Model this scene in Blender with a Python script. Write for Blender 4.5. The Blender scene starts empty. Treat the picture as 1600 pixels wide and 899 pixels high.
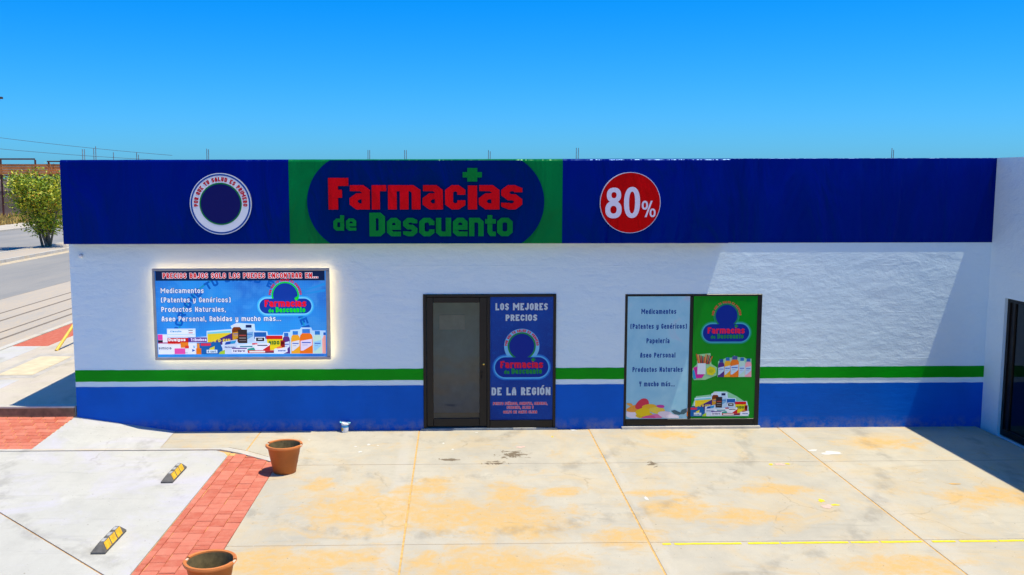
import bpy, bmesh, math, random
from mathutils import Vector, Matrix
random.seed(7)
SC = bpy.context.scene
COL = SC.collection

# ------------------------------------------------------------------ camera
cam = bpy.data.cameras.new('camera')
cam.sensor_width = 36.0
cam.lens = 33.75
cam.shift_x = 0.0319
cam.clip_start = 0.1
cam.clip_end = 6000
co = bpy.data.objects.new('camera', cam)
COL.objects.link(co)
co.location = (0, -16, 4.27)
co.rotation_euler = (math.radians(90 - 6.5225), 0, math.radians(-1.4418))
SC.camera = co

# ------------------------------------------------------------------ sky, sun, exposure
SUN_TRAVEL = Vector((-0.289, 0.085, -1.0)).normalized()
w = bpy.data.worlds.new('World')
SC.world = w
w.use_nodes = True
nt = w.node_tree
nt.nodes.clear()
sky = nt.nodes.new('ShaderNodeTexSky')
sky.sky_type = 'NISHITA'
sky.sun_disc = False
sky.sun_elevation = math.radians(73.6)
sky.sun_rotation = math.radians(106.4)
sky.altitude = 0
sky.air_density = 1.0
sky.dust_density = 0.5
sky.ozone_density = 2.2
hsv = nt.nodes.new('ShaderNodeHueSaturation')
hsv.inputs['Hue'].default_value = 0.5
hsv.inputs['Saturation'].default_value = 1.10
hsv.inputs['Value'].default_value = 1.0
bg = nt.nodes.new('ShaderNodeBackground')
bg.inputs['Strength'].default_value = 0.15
wo = nt.nodes.new('ShaderNodeOutputWorld')
tint = nt.nodes.new('ShaderNodeMix')
tint.data_type = 'RGBA'
tint.blend_type = 'MULTIPLY'
tint.inputs[0].default_value = 1.0
tint.inputs[7].default_value = (.20, .525, .97, 1)
nt.links.new(sky.outputs[0], tint.inputs[6])
nt.links.new(tint.outputs[2], hsv.inputs['Color'])
nt.links.new(hsv.outputs[0], bg.inputs['Color'])
nt.links.new(bg.outputs[0], wo.inputs['Surface'])

sl = bpy.data.lights.new('sun', 'SUN')
sl.energy = 4.6
sl.angle = math.radians(0.5)
sl.color = (1.0, 0.925, 0.72)
so = bpy.data.objects.new('sun', sl)
COL.objects.link(so)
so.rotation_euler = SUN_TRAVEL.to_track_quat('-Z', 'Y').to_euler()
so.location = (10, -5, 30)

SC.view_settings.view_transform = 'Standard'
SC.view_settings.look = 'None'
SC.view_settings.exposure = 0.28
SC.view_settings.gamma = 1.0
SC.view_settings.use_curve_mapping = False

# ------------------------------------------------------------------ helpers: materials
def lin(c):
    return tuple(((v / 255) / 12.92 if v / 255 <= 0.04045 else ((v / 255 + 0.055) / 1.055) ** 2.4) for v in c)

class NB:
    """small node builder"""
    def __init__(s, name):
        s.m = bpy.data.materials.new(name)
        s.m.use_nodes = True
        s.t = s.m.node_tree
        s.t.nodes.clear()
        s.out = s.n('ShaderNodeOutputMaterial')
        s.b = s.n('ShaderNodeBsdfPrincipled')
        s.l(s.b.outputs[0], s.out.inputs['Surface'])
        s.pos = s.n('ShaderNodeNewGeometry').outputs['Position']
    def n(s, t, **k):
        nd = s.t.nodes.new(t)
        for a, v in k.items():
            setattr(nd, a, v)
        return nd
    def l(s, a, b):
        s.t.links.new(a, b)
    def put(s, sock, v):
        if hasattr(v, 'is_output'):
            s.l(v, sock)
        else:
            sock.default_value = v
    def math(s, op, a, b=0.0, c=0.0, clamp=False):
        nd = s.n('ShaderNodeMath', operation=op, use_clamp=clamp)
        s.put(nd.inputs[0], a); s.put(nd.inputs[1], b)
        if op in ('MULTIPLY_ADD', 'SMOOTH_MIN', 'SMOOTH_MAX'):
            s.put(nd.inputs[2], c)
        return nd.outputs[0]
    def noise(s, scale, detail=4.0, rough=0.55, vec=None, stretch=None, dist=0.0):
        nd = s.n('ShaderNodeTexNoise')
        nd.inputs['Scale'].default_value = scale
        nd.inputs['Detail'].default_value = detail
        nd.inputs['Roughness'].default_value = rough
        nd.inputs['Distortion'].default_value = dist
        v = vec or s.pos
        if stretch:
            mp = s.n('ShaderNodeMapping')
            mp.inputs['Scale'].default_value = stretch
            s.l(v, mp.inputs[0]); v = mp.outputs[0]
        s.l(v, nd.inputs['Vector'])
        return nd.outputs[0]
    def ramp(s, fac, lo, hi, a=0.0, b=1.0):
        nd = s.n('ShaderNodeMapRange')
        s.put(nd.inputs[0], fac)
        for i, v in zip((1, 2, 3, 4), (lo, hi, a, b)):
            nd.inputs[i].default_value = v
        return nd.outputs[0]
    def mix(s, fac, a, b, mode='MIX'):
        nd = s.n('ShaderNodeMix', data_type='RGBA', blend_type=mode)
        s.put(nd.inputs[0], fac)
        for i, v in ((6, a), (7, b)):
            if hasattr(v, 'is_output'): s.l(v, nd.inputs[i])
            else: nd.inputs[i].default_value = (*v, 1) if len(v) == 3 else v
        return nd.outputs[2]
    def color(s, c):
        if hasattr(c, 'is_output'): s.l(c, s.b.inputs['Base Color'])
        else: s.b.inputs['Base Color'].default_value = (*c, 1)
    def bump(s, h, strength=0.5, dist=0.01, prev=None):
        nd = s.n('ShaderNodeBump')
        nd.inputs['Strength'].default_value = strength
        nd.inputs['Distance'].default_value = dist
        s.l(h, nd.inputs['Height'])
        if prev is not None: s.l(prev, nd.inputs['Normal'])
        return nd.outputs[0]
    def normal(s, n): s.l(n, s.b.inputs['Normal'])
    def set(s, **k):
        for a, v in k.items():
            s.put(s.b.inputs[a.replace('_', ' ')], v)
        return s

MATS = {}
def plain(name, col, rough=0.6, var=0.12, scale=6.0, metallic=0.0, bump=0.0, spec=0.5):
    """one base colour with slight mottling"""
    if name in MATS: return MATS[name]
    b = NB(name)
    f = b.noise(scale, 5)
    lo = tuple(v * (1 - var) for v in col); hi = tuple(min(1, v * (1 + var)) for v in col)
    b.color(b.mix(b.ramp(f, .3, .7), lo, hi))
    b.set(Roughness=rough, Metallic=metallic)
    b.b.inputs['Specular IOR Level'].default_value = spec
    if bump:
        b.normal(b.bump(b.noise(scale * 8, 3), .4, bump))
    MATS[name] = b.m
    return b.m

def ink(rgb, emit=0.0, rough=0.35):
    """a printed colour (sRGB 0-255)"""
    key = 'ink_%d_%d_%d_%d_%d' % (*rgb, int(emit * 100), int(rough * 100))
    if key in MATS: return MATS[key]
    b = NB(key)
    c = lin(rgb)
    b.color(c)
    b.set(Roughness=rough)
    b.b.inputs['Specular IOR Level'].default_value = 0.12
    if emit:
        b.b.inputs['Emission Color'].default_value = (*c, 1)
        b.b.inputs['Emission Strength'].default_value = emit
    MATS[key] = b.m
    return b.m

# ------------------------------------------------------------------ helpers: objects
def tag(o, label=None, cat=None, group=None, kind=None):
    if label: o['label'] = label
    if cat: o['category'] = cat
    if group: o['group'] = group
    if kind: o['kind'] = kind
    return o

def link(name, data, parent=None, loc=(0, 0, 0)):
    o = bpy.data.objects.new(name, data)
    COL.objects.link(o)
    o.location = loc
    if parent is not None: o.parent = parent
    return o

def thing(name, label, cat, loc=(0, 0, 0), rz=0.0, group=None):
    o = link(name, None, None, loc)
    o.rotation_euler.z = rz
    o.empty_display_size = 0.2
    return tag(o, label, cat, group)

class MB:
    """mesh collector"""
    def __init__(s): s.v = []; s.f = []; s.mi = []; s.mats = []
    def mid(s, m):
        if m not in s.mats: s.mats.append(m)
        return s.mats.index(m)
    def face(s, pts, m):
        b = len(s.v); s.v += [tuple(p) for p in pts]
        s.f.append(tuple(range(b, b + len(pts)))); s.mi.append(s.mid(m))
    def box(s, x0, x1, y0, y1, z0, z1, m):
        b = len(s.v)
        s.v += [(x0,y0,z0),(x1,y0,z0),(x1,y1,z0),(x0,y1,z0),(x0,y0,z1),(x1,y0,z1),(x1,y1,z1),(x0,y1,z1)]
        for q in ((0,3,2,1),(4,5,6,7),(0,1,5,4),(1,2,6,5),(2,3,7,6),(3,0,4,7)):
            s.f.append(tuple(b + i for i in q)); s.mi.append(s.mid(m))
    def prism(s, poly, z0, z1, m, bev=0.0):
        """vertical prism from a CCW xy polygon, optional top bevel"""
        n = len(poly); b = len(s.v)
        cx = sum(p[0] for p in poly) / n; cy = sum(p[1] for p in poly) / n
        rings = [[(p[0], p[1], z0) for p in poly]]
        if bev:
            rings.append([(p[0], p[1], (z1 if not callable(z1) else z1(*p)) - bev) for p in poly])
            ins = []
            for p in poly:
                d = Vector((cx - p[0], cy - p[1])); d.normalize()
                ins.append((p[0] + d.x * bev, p[1] + d.y * bev, z1 if not callable(z1) else z1(*p)))
            rings.append(ins)
        else:
            rings.append([(p[0], p[1], z1 if not callable(z1) else z1(*p)) for p in poly])
        for r in rings: s.v += r
        k = s.mid(m)
        for j in range(len(rings) - 1):
            for i in range(n):
                a = b + j * n + i; c = b + j * n + (i + 1) % n
                s.f.append((a, c, c + n, a + n)); s.mi.append(k)
        s.f.append(tuple(b + (len(rings) - 1) * n + i for i in range(n))); s.mi.append(k)
        s.f.append(tuple(b + n - 1 - i for i in range(n))); s.mi.append(k)
    def tube(s, path, r, m, n=8, cap=True):
        """tube along a list of points; r a number or list"""
        k = s.mid(m); b = len(s.v); P = [Vector(p) for p in path]
        for i, p in enumerate(P):
            t = (P[min(i + 1, len(P) - 1)] - P[max(i - 1, 0)]).normalized()
            a = t.cross(Vector((0, 0, 1)))
            if a.length < 1e-3: a = t.cross(Vector((0, 1, 0)))
            a.normalize(); c = t.cross(a)
            rr = r[i] if isinstance(r, (list, tuple)) else r
            for q in range(n):
                an = 2 * math.pi * q / n
                s.v.append(tuple(p + a * math.cos(an) * rr + c * math.sin(an) * rr))
        for i in range(len(P) - 1):
            for q in range(n):
                x = b + i * n + q; y = b + i * n + (q + 1) % n
                s.f.append((x, x + n, y + n, y)); s.mi.append(k)
        if cap:
            s.f.append(tuple(b + i for i in range(n))); s.mi.append(k)
            e = b + (len(P) - 1) * n
            s.f.append(tuple(e + n - 1 - i for i in range(n))); s.mi.append(k)
    def lathe(s, prof, m, n=40, cx=0, cy=0):
        k = s.mid(m); b = len(s.v)
        for (r, z) in prof:
            for q in range(n):
                an = 2 * math.pi * q / n
                s.v.append((cx + r * math.cos(an), cy + r * math.sin(an), z))
        for i in range(len(prof) - 1):
            for q in range(n):
                x = b + i * n + q; y = b + i * n + (q + 1) % n
                s.f.append((x, y, y + n, x + n)); s.mi.append(k)
    def mesh(s, name, smooth=False):
        me = bpy.data.meshes.new(name)
        me.from_pydata(s.v, [], s.f)
        for m in s.mats: me.materials.append(m)
        me.polygons.foreach_set('material_index', s.mi)
        if smooth: me.polygons.foreach_set('use_smooth', [True] * len(s.f))
        me.update()
        return me
    def build(s, name, parent=None, loc=(0, 0, 0), smooth=False, fix=True):
        me = s.mesh(name, smooth)
        if fix:
            bm = bmesh.new(); bm.from_mesh(me)
            bmesh.ops.recalc_face_normals(bm, faces=bm.faces); bm.to_mesh(me); bm.free()
        return link(name, me, parent, loc)

def autosmooth(o, ang=35):
    me = o.data
    me.polygons.foreach_set('use_smooth', [True] * len(me.polygons))
    me.set_sharp_from_angle(angle=math.radians(ang))

# ------------------------------------------------------------------ squared stroke alphabet
X = .72
S_ = 's'   # marks a sharp (not chamfered) corner
def P(*a): return list(a)
GLY = {
 'a': [P((.04,X),(1,X),(1,0)), P((1,.40),(0,.40),(0,0),(1,0))],
 'b': [P((0,1),(0,0)), P((0,X),(1,X),(1,0),(0,0))],
 'c': [P((1,.46),(1,X),(0,X),(0,0),(1,0),(1,.24))],
 'd': [P((1,1),(1,0)), P((1,X),(0,X),(0,0),(1,0))],
 'e': [P((1,.34),(1,X),(0,X),(0,0),(1,0)), P((0,.34),(1,.34))],
 'f': [P((.35,0),(.35,1),(1,1)), P((0,X),(.9,X))],
 'g': [P((1,0),(0,0),(0,X),(1,X)), P((1,X),(1,-.25),(0,-.25))],
 'h': [P((0,0),(0,1)), P((0,X),(1,X),(1,0))],
 'i': [P((.5,0),(.5,X)), 'dot'],
 'k': [P((0,0),(0,1)), P((1,X),(.2,.36,S_),(1,0))],
 'l': [P((.5,0),(.5,1))],
 'm': [P((0,0),(0,X,S_),(1,X),(1,0)), P((.5,X),(.5,0))],
 'n': [P((0,0),(0,X,S_),(1,X),(1,0))],
 'o': ['closed', P((0,0),(1,0),(1,X),(0,X))],
 'p': [P((0,-.25),(0,X)), P((0,X),(1,X),(1,0),(0,0))],
 'r': [P((0,0),(0,X,S_),(1,X))],
 's': [P((1,.56),(1,X),(0,X),(0,.36),(1,.36),(1,0),(0,0),(0,.14))],
 't': [P((.4,.95),(.4,0),(1,0)), P((0,X),(1,X))],
 'u': [P((0,X),(0,0),(1,0,S_),(1,X))],
 'v': [P((0,X),(0,.3),(.5,0,S_),(1,.3),(1,X))],
 'y': [P((0,X),(0,0),(1,0,S_)), P((1,X),(1,-.25),(0,-.25))],
 'A': [P((0,0),(0,.52,S_),(.36,1,S_),(.64,1,S_),(1,.52,S_),(1,0)), P((0,.34),(1,.34))],
 'B': ['closed', P((0,0,S_),(1,0),(1,1),(0,1,S_)), P((0,.5),(1,.5))],
 'C': [P((1,.68),(1,1),(0,1),(0,0),(1,0),(1,.32))],
 'D': ['closed', P((0,0,S_),(1,0),(1,1),(0,1,S_))],
 'E': [P((1,1),(0,1,S_),(0,0,S_),(1,0)), P((0,.5),(.85,.5))],
 'F': [P((1,1),(0,1,S_),(0,0)), P((0,.5),(.85,.5))],
 'G': [P((1,.74),(1,1),(0,1),(0,0),(1,0),(1,.48,S_),(.55,.48))],
 'I': [P((.5,0),(.5,1))],
 'J': [P((1,1),(1,0),(0,0),(0,.3))],
 'K': [P((0,0),(0,1)), P((1,1),(.2,.5,S_),(1,0))],
 'L': [P((0,1),(0,0,S_),(1,0))],
 'M': [P((0,0),(0,1)), P((0,1),(.5,.42,S_),(1,1)), P((1,1),(1,0))],
 'N': [P((0,0),(0,1)), P((0,1),(1,0)), P((1,0),(1,1))],
 'O': ['closed', P((0,0),(1,0),(1,1),(0,1))],
 'P': [P((0,0),(0,1)), P((0,1),(1,1),(1,.44),(0,.44))],
 'Q': ['closed', P((0,0),(1,0),(1,1),(0,1)), P((.6,.25),(1,-.08))],
 'R': [P((0,0),(0,1)), P((0,1),(1,1),(1,.44),(0,.44)), P((.5,.44),(1,0))],
 'S': [P((1,.76),(1,1),(0,1),(0,.5),(1,.5),(1,0),(0,0),(0,.24))],
 'T': [P((0,1),(1,1)), P((.5,1),(.5,0))],
 'U': [P((0,1),(0,0),(1,0),(1,1))],
 'V': [P((0,1),(0,.4),(.5,0,S_),(1,.4),(1,1))],
 'Y': [P((0,1),(0,.5),(1,.5),(1,1)), P((.5,.5),(.5,0))],
 '-': [P((.1,.42),(.9,.42))],
 '(': [P((1,1.06),(0,.92,S_),(0,.02,S_),(1,-.12))],
 ')': [P((0,1.06),(1,.92,S_),(1,.02,S_),(0,-.12))],
 '.': ['pt'], ',': ['cm'], ' ': [],
}
for a, b_, acc in (('á','a','ac'),('é','e','ac'),('í','i','ac'),('ó','o','ac'),('Ó','O','AC'),('Ñ','N','TI')):
    GLY[a] = [g for g in GLY[b_] if g != 'dot'] + [acc]
WID = {c: .50 for c in GLY}
WID.update({'i':.17,'í':.2,'l':.17,'I':.17,'t':.36,'f':.36,'r':.42,'m':.84,'M':.86,'.':.17,',':.17,' ':.30,'(':.34,')':.34,'-':.34,
            'N':.56,'O':.54,'D':.54,'Ó':.54})

def chamfer(pts, c, closed):
    out = []; n = len(pts)
    for i, p in enumerate(pts):
        v = Vector((p[0], p[1]))
        if (not closed and i in (0, n - 1)) or len(p) > 2:
            out.append(v); continue
        a = Vector(pts[i - 1][:2]); b = Vector(pts[(i + 1) % n][:2])
        d1 = (a - v); d2 = (b - v)
        k1 = min(c, d1.length * .45); k2 = min(c, d2.length * .45)
        out.append(v + d1.normalized() * k1); out.append(v + d2.normalized() * k2)
    return out

def strip(pts, t, closed, caps=(True, True)):
    n = len(pts); L = []; R = []
    for i, p in enumerate(pts):
        if closed or 0 < i < n - 1:
            d1 = (p - pts[i - 1]).normalized(); d2 = (pts[(i + 1) % n] - p).normalized()
        elif i == 0: d1 = d2 = (pts[1] - p).normalized()
        else: d1 = d2 = (p - pts[i - 1]).normalized()
        n1 = Vector((-d1.y, d1.x)); n2 = Vector((-d2.y, d2.x))
        mv = n1 + n2
        if mv.length < .2: mv = n1.copy()
        mv.normalize()
        k = (t / 2) / max(.5, mv.dot(n1))
        q = p.copy()
        if not closed:
            if i == 0 and caps[0]: q = p - d1 * t / 2
            if i == n - 1 and caps[1]: q = p + d1 * t / 2
        L.append(q + mv * k); R.append(q - mv * k)
    return L, R, closed

def glyph(ch, w_, h, t, c=.12):
    """strips (left points, right points, closed) in glyph space, origin at baseline left"""
    out = []; closed = False
    mp = lambda p: (t / 2 + p[0] * max(w_ - t, 0), t / 2 + p[1] * (h - t)) + ((S_,) if len(p) > 2 else ())
    for g in GLY.get(ch, []):
        if g == 'closed': closed = True; continue
        if g == 'dot':
            out.append(([Vector((w_/2 - t/2, h*.86)), Vector((w_/2 - t/2, h*1.02))], [Vector((w_/2 + t/2, h*.86)), Vector((w_/2 + t/2, h*1.02))], False)); continue
        if g in ('pt', 'cm'):
            z0 = 0 if g == 'pt' else -t * .8
            out.append(([Vector((w_/2 - t/2, z0)), Vector((w_/2 - t/2, t))], [Vector((w_/2 + t/2, z0)), Vector((w_/2 + t/2, t))], False)); continue
        if g in ('ac', 'AC'):
            b = .84 if g == 'ac' else 1.06
            out.append(([Vector((w_*.35, h*b)), Vector((w_*.55, h*(b+.2)))], [Vector((w_*.35 + t*.9, h*b)), Vector((w_*.55 + t*1.1, h*(b+.2)))], False)); continue
        if g == 'TI':
            out.append(([Vector((w_*.1, h*1.08)), Vector((w_*.1, h*1.2))], [Vector((w_*.9, h*1.08)), Vector((w_*.9, h*1.2))], False)); continue
        pts = chamfer([mp(p) for p in g], c * h, closed)
        full = (0, 1, X, -.25, .95, .34)
        out.append(strip(pts, t, closed, (g[0][1] in full, g[-1][1] in full)))
        closed = False
    return out

def quads(L, R, closed):
    n = len(L)
    for i in range(n if closed else n - 1):
        j = (i + 1) % n
        q = [R[i], R[j], L[j], L[i]]
        a = sum(q[k].x * q[(k+1) % 4].y - q[(k+1) % 4].x * q[k].y for k in range(4))
        yield q if a > 0 else q[::-1]

class Art:
    """flat print facing -Y; typed in picture units (x right, y down), scaled to metres"""
    STEP = .0007
    def __init__(s, px0, py0, scale, emit=0.0, rough=.35, dim=1.0):
        s.m = MB(); s.px0 = px0; s.py0 = py0; s.k = scale; s.e = emit; s.r = rough; s.dim = dim
    def col(s, c):
        if not isinstance(c, tuple): return c
        return ink(tuple(int(v * s.dim) for v in c), s.e, s.r)
    def pt(s, x, y, layer): return ((x - s.px0) * s.k, -layer * s.STEP, -(y - s.py0) * s.k)
    def poly(s, pts, c, layer):
        a = sum(pts[i][0] * pts[(i+1) % len(pts)][1] - pts[(i+1) % len(pts)][0] * pts[i][1] for i in range(len(pts)))
        if a > 0: pts = pts[::-1]        # y is down
        s.m.face([s.pt(x, y, layer) for x, y in pts], s.col(c))
    def rect(s, x0, y0, x1, y1, c, layer): s.poly([(x0,y0),(x1,y0),(x1,y1),(x0,y1)], c, layer)
    def ell(s, cx, cy, rx, ry, c, layer, n=48):
        s.poly([(cx + rx * math.cos(2*math.pi*i/n), cy + ry * math.sin(2*math.pi*i/n)) for i in range(n)], c, layer)
    def ring(s, cx, cy, r0, r1, c, layer, n=64, a0=0, a1=360):
        for i in range(n):
            p = math.radians(a0 + (a1 - a0) * i / n); q = math.radians(a0 + (a1 - a0) * (i + 1) / n)
            s.poly([(cx + r0*math.cos(p), cy - r0*math.sin(p)), (cx + r1*math.cos(p), cy - r1*math.sin(p)),
                    (cx + r1*math.cos(q), cy - r1*math.sin(q)), (cx + r0*math.cos(q), cy - r0*math.sin(q))], c, layer)
    def capsule(s, cx, cy, rx, ry, c, layer, n=16):
        k = rx - ry; pts = []
        for i in range(n + 1):
            a = -math.pi/2 + math.pi * i / n; pts.append((cx + k + ry*math.cos(a), cy + ry*math.sin(a)))
        for i in range(n + 1):
            a = math.pi/2 + math.pi * i / n; pts.append((cx - k + ry*math.cos(a), cy + ry*math.sin(a)))
        s.poly(pts, c, layer)
    def text(s, st, x0, base, H, W, t, c, layer, outline=None, oc=None, xf=None, gap=.13, cham=.12):
        nat = sum(WID[ch] for ch in st) + gap * (len(st) - 1)
        k = W / nat
        passes = [(t, c, layer + .3)]
        if outline: passes = [(t + 2 * outline, oc, layer)] + passes
        for tt, cc, ly in passes:
            x = x0
            grow = tt - t
            for ch in st:
                gw = max(WID[ch] * k, t) if ch != ' ' else WID[ch] * k
                for i, (L, R, cl) in enumerate(glyph(ch, gw, H, t, cham)):
                    if grow:       # thicker copy about the same centre line
                        C_ = [(a + b) / 2 for a, b in zip(L, R)]
                        L = [c0 + (a - c0) * (tt / t) for a, c0 in zip(L, C_)]
                        R = [c0 + (a - c0) * (tt / t) for a, c0 in zip(R, C_)]
                        if not cl:
                            d0 = (C_[0] - C_[1]).normalized() * grow/2; d1 = (C_[-1] - C_[-2]).normalized() * grow/2
                            L[0] += d0; R[0] += d0; L[-1] += d1; R[-1] += d1
                    for q in quads(L, R, cl):
                        if xf: pp = [xf(x - x0 + v.x, v.y) for v in q]
                        else: pp = [(x + v.x, base - v.y) for v in q]
                        s.poly(pp, cc, ly + i * .12)
                x += WID[ch] * k + gap * k
    def arc_text(s, st, cx, cy, R, H, a0, a1, t, c, layer, **kw):
        """text along the top of a circle, from angle a0 to a1 (degrees, falling)"""
        W = math.radians(a0 - a1) * (R + H / 2)
        def xf(x, y):
            a = math.radians(a0) - x / (R + H / 2)
            return (cx + (R + y) * math.cos(a), cy - (R + y) * math.sin(a))
        s.text(st, 0, 0, H, W, t, c, layer, xf=xf, **kw)
    def build(s, name, parent, loc):
        return s.m.build(name, parent, loc, fix=False)

def extruded_letter(ch, w_, h, t, sx, depth, mat, c=.10):
    """solid letter: strokes with depth, front face at y=-depth; w_ is final width, sx widens vertical strokes"""
    m = MB()
    for i, (L, R, cl) in enumerate(glyph(ch, w_ / sx, h, t, c)):
        y = -depth - i * .0012
        L = [Vector((v.x * sx, v.y)) for v in L]; R = [Vector((v.x * sx, v.y)) for v in R]
        for q in quads(L, R, cl):
            m.face([(v.x, y, v.y) for v in q], mat)
        n = len(L)
        for i2 in range(n if cl else n - 1):
            j = (i2 + 1) % n
            m.face([(L[i2].x, y, L[i2].y), (L[j].x, y, L[j].y), (L[j].x, 0, L[j].y), (L[i2].x, 0, L[i2].y)], mat)
            m.face([(R[j].x, y, R[j].y), (R[i2].x, y, R[i2].y), (R[i2].x, 0, R[i2].y), (R[j].x, 0, R[j].y)], mat)
        if not cl:
            for e in (0, -1):
                m.face([(L[e].x, y, L[e].y), (R[e].x, y, R[e].y), (R[e].x, 0, R[e].y), (L[e].x, 0, L[e].y)], mat)
    return m

# ------------------------------------------------------------------ surface materials
def blob_mask(b, blobs):
    """soft union of ellipses on the ground: (x, y, rx, ry)"""
    res = None
    for (x, y, rx, ry) in blobs:
        sub = b.n('ShaderNodeVectorMath', operation='SUBTRACT'); b.l(b.pos, sub.inputs[0]); sub.inputs[1].default_value = (x, y, 0)
        mul = b.n('ShaderNodeVectorMath', operation='MULTIPLY'); b.l(sub.outputs[0], mul.inputs[0]); mul.inputs[1].default_value = (1/rx, 1/ry, 0)
        ln = b.n('ShaderNodeVectorMath', operation='LENGTH'); b.l(mul.outputs[0], ln.inputs[0])
        v = b.ramp(ln.outputs['Value'], 0.0, 1.3, 1.0, 0.0)
        res = v if res is None else b.math('MAXIMUM', res, v)
    return res

def concrete(name, ca, cb, stains=None, stain_col=(.64, .385, .105), wet=None, strip=None):
    b = NB(name)
    big = b.noise(.55, 7, .62, dist=.4); mid = b.noise(3.2, 6, .65, stretch=(1, .55, 1)); fine = b.noise(55, 4, .7)
    col = b.mix(b.ramp(big, .34, .66), ca, cb)
    col = b.mix(b.ramp(mid, .45, .72, 0, .45), col, tuple(v * .80 for v in cb))
    # trowel streaks and scuffs
    st = b.noise(2.0, 8, .7, stretch=(.35, 2.4, 1), dist=1.5)
    col = b.mix(b.ramp(st, .56, .74, 0, .5), col, tuple(v * .66 for v in cb))
    wp = b.noise(1.7, 6, .7, dist=.9)
    col = b.mix(b.ramp(wp, .60, .78, 0, .45), col, tuple(min(.85, v * 1.28) for v in ca))
    hz = b.noise(.9, 7, .7, dist=1.0)
    col = b.mix(b.ramp(hz, .48, .70, 0, .6), col, (stain_col[0]*.94, stain_col[1]*1.12, stain_col[2]*2.0))
    if strip:   # pale smoothed margins beside the joints
        sx = b.n('ShaderNodeSeparateXYZ'); b.l(b.pos, sx.inputs[0])
        for x0, wd in strip:
            d = b.math('ABSOLUTE', b.math('SUBTRACT', sx.outputs[0], x0))
            f = b.math('MULTIPLY', b.ramp(d, wd, wd * .5, 0, .3), b.ramp(mid, .35, .6))
            col = b.mix(f, col, (.62, .58, .52))
    if stains:
        m = blob_mask(b, stains)
        edge = b.noise(2.6, 8, .68, dist=.7)
        f = b.math('ADD', m, b.math('MULTIPLY', b.math('SUBTRACT', edge, .5), 2.1))
        wear = b.noise(7.5, 7, .72, dist=.5)
        f = b.math('MULTIPLY', b.ramp(f, .15, .62), b.ramp(wear, .30, .58, .25, 1.0))
        f = b.math('MULTIPLY', f, b.ramp(fine, .25, .6, .62, .95))
        col = b.mix(f, col, stain_col)
    if wet:
        m = blob_mask(b, wet)
        edge = b.noise(6.5, 6, .65, dist=1.2)
        f = b.ramp(b.math('ADD', m, b.math('MULTIPLY', b.math('SUBTRACT', edge, .5), 2.6)), .62, .74)
        col = b.mix(f, col, (.17, .125, .075))
    # hairline cracks
    wv = b.n('ShaderNodeVectorMath', operation='ADD'); b.l(b.pos, wv.inputs[0])
    nz = b.n('ShaderNodeTexNoise'); nz.inputs['Scale'].default_value = .9; nz.inputs['Detail'].default_value = 6; b.l(b.pos, nz.inputs['Vector']); b.l(nz.outputs['Color'], wv.inputs[1])
    vo = b.n('ShaderNodeTexVoronoi', feature='DISTANCE_TO_EDGE'); vo.inputs['Scale'].default_value = .33; b.l(wv.outputs[0], vo.inputs['Vector'])
    ck = b.math('MULTIPLY', b.ramp(vo.outputs['Distance'], .0015, .0045, 1, 0), b.ramp(hz, .50, .62, 0, .32))
    col = b.mix(ck, col, (.20, .15, .10))
    # faint tyre scuffs
    wa = b.n('ShaderNodeTexWave', wave_type='RINGS', rings_direction='Z'); wa.inputs['Scale'].default_value = .16; wa.inputs['Distortion'].default_value = 3.0; wa.inputs['Detail'].default_value = 3
    b.l(b.pos, wa.inputs['Vector'])
    col = b.mix(b.math('MULTIPLY', b.ramp(wa.outputs['Fac'], .93, .99), b.ramp(mid, .46, .62, 0, .28)), col, (.16, .14, .12))
    # pits and specks
    sp = b.noise(24, 2, .5)
    col = b.mix(b.ramp(sp, .715, .755, 0, .75), col, (.17, .13, .09))
    sp2 = b.noise(31, 2, .5)
    col = b.mix(b.ramp(sp2, .735, .77, 0, .7), col, (.70, .68, .64))
    col = b.mix(b.ramp(fine, .3, .7, 0, .22), col, tuple(v * .72 for v in cb))
    b.color(col)
    b.set(Roughness=.86)
    b.b.inputs['Specular IOR Level'].default_value = .25
    b.normal(b.bump(mid, .25, .012, b.bump(fine, .5, .003)))
    return b.m

STAINS = [(-1.1,-3.95,1.15,1.0), (-.45,-3.1,.55,.3), (-.1,-4.2,.9,.75), (.6,-4.3,.95,.8), (.75,-3.35,.35,.55),
          (-1.9,-5.75,1.3,.65), (-1.1,-6.4,1.5,.6), (.45,-5.75,1.2,.55), (1.25,-6.5,1.4,.5), (1.45,-3.28,.30,.25), (2.9,-4.0,.65,.45), (2.75,-3.4,.45,.2),
          (3.6,-4.3,.8,.3), (4.43,-3.27,.55,.25), (7.2,-3.6,.9,.45), (6.9,-1.0,.7,.4), (-.3,-2.9,.25,.35), (-1.9,-2.9,.25,.3), (3.6,-.4,.45,.3), (2.0,-5.0,.5,.4), (5.0,-5.9,.8,.35)]
M_PLAZA = concrete('plaza_concrete', (.555, .495, .38), (.46, .42, .34), STAINS, wet=[(.9,-1.5,.34,.34), (.62,-1.95,.3,.16), (-.1,-1.75,.35,.12), (2.95,-2.05,.12,.2)],
                   strip=[(-.80, .12), (2.38, .07), (5.68, .16)])
M_LOT = concrete('lot_concrete', (.555, .535, .475), (.50, .485, .435), None, stain_col=(.58, .46, .32))
M_WALK = concrete('walk_concrete', (.58, .52, .42), (.52, .455, .36), None, stain_col=(.60, .43, .22))
M_KERB = concrete('kerb_concrete', (.60, .57, .51), (.5, .47, .42), None)
M_SAND = plain('joint_sand', (.62, .37, .12), .95, .25, 14)

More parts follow.
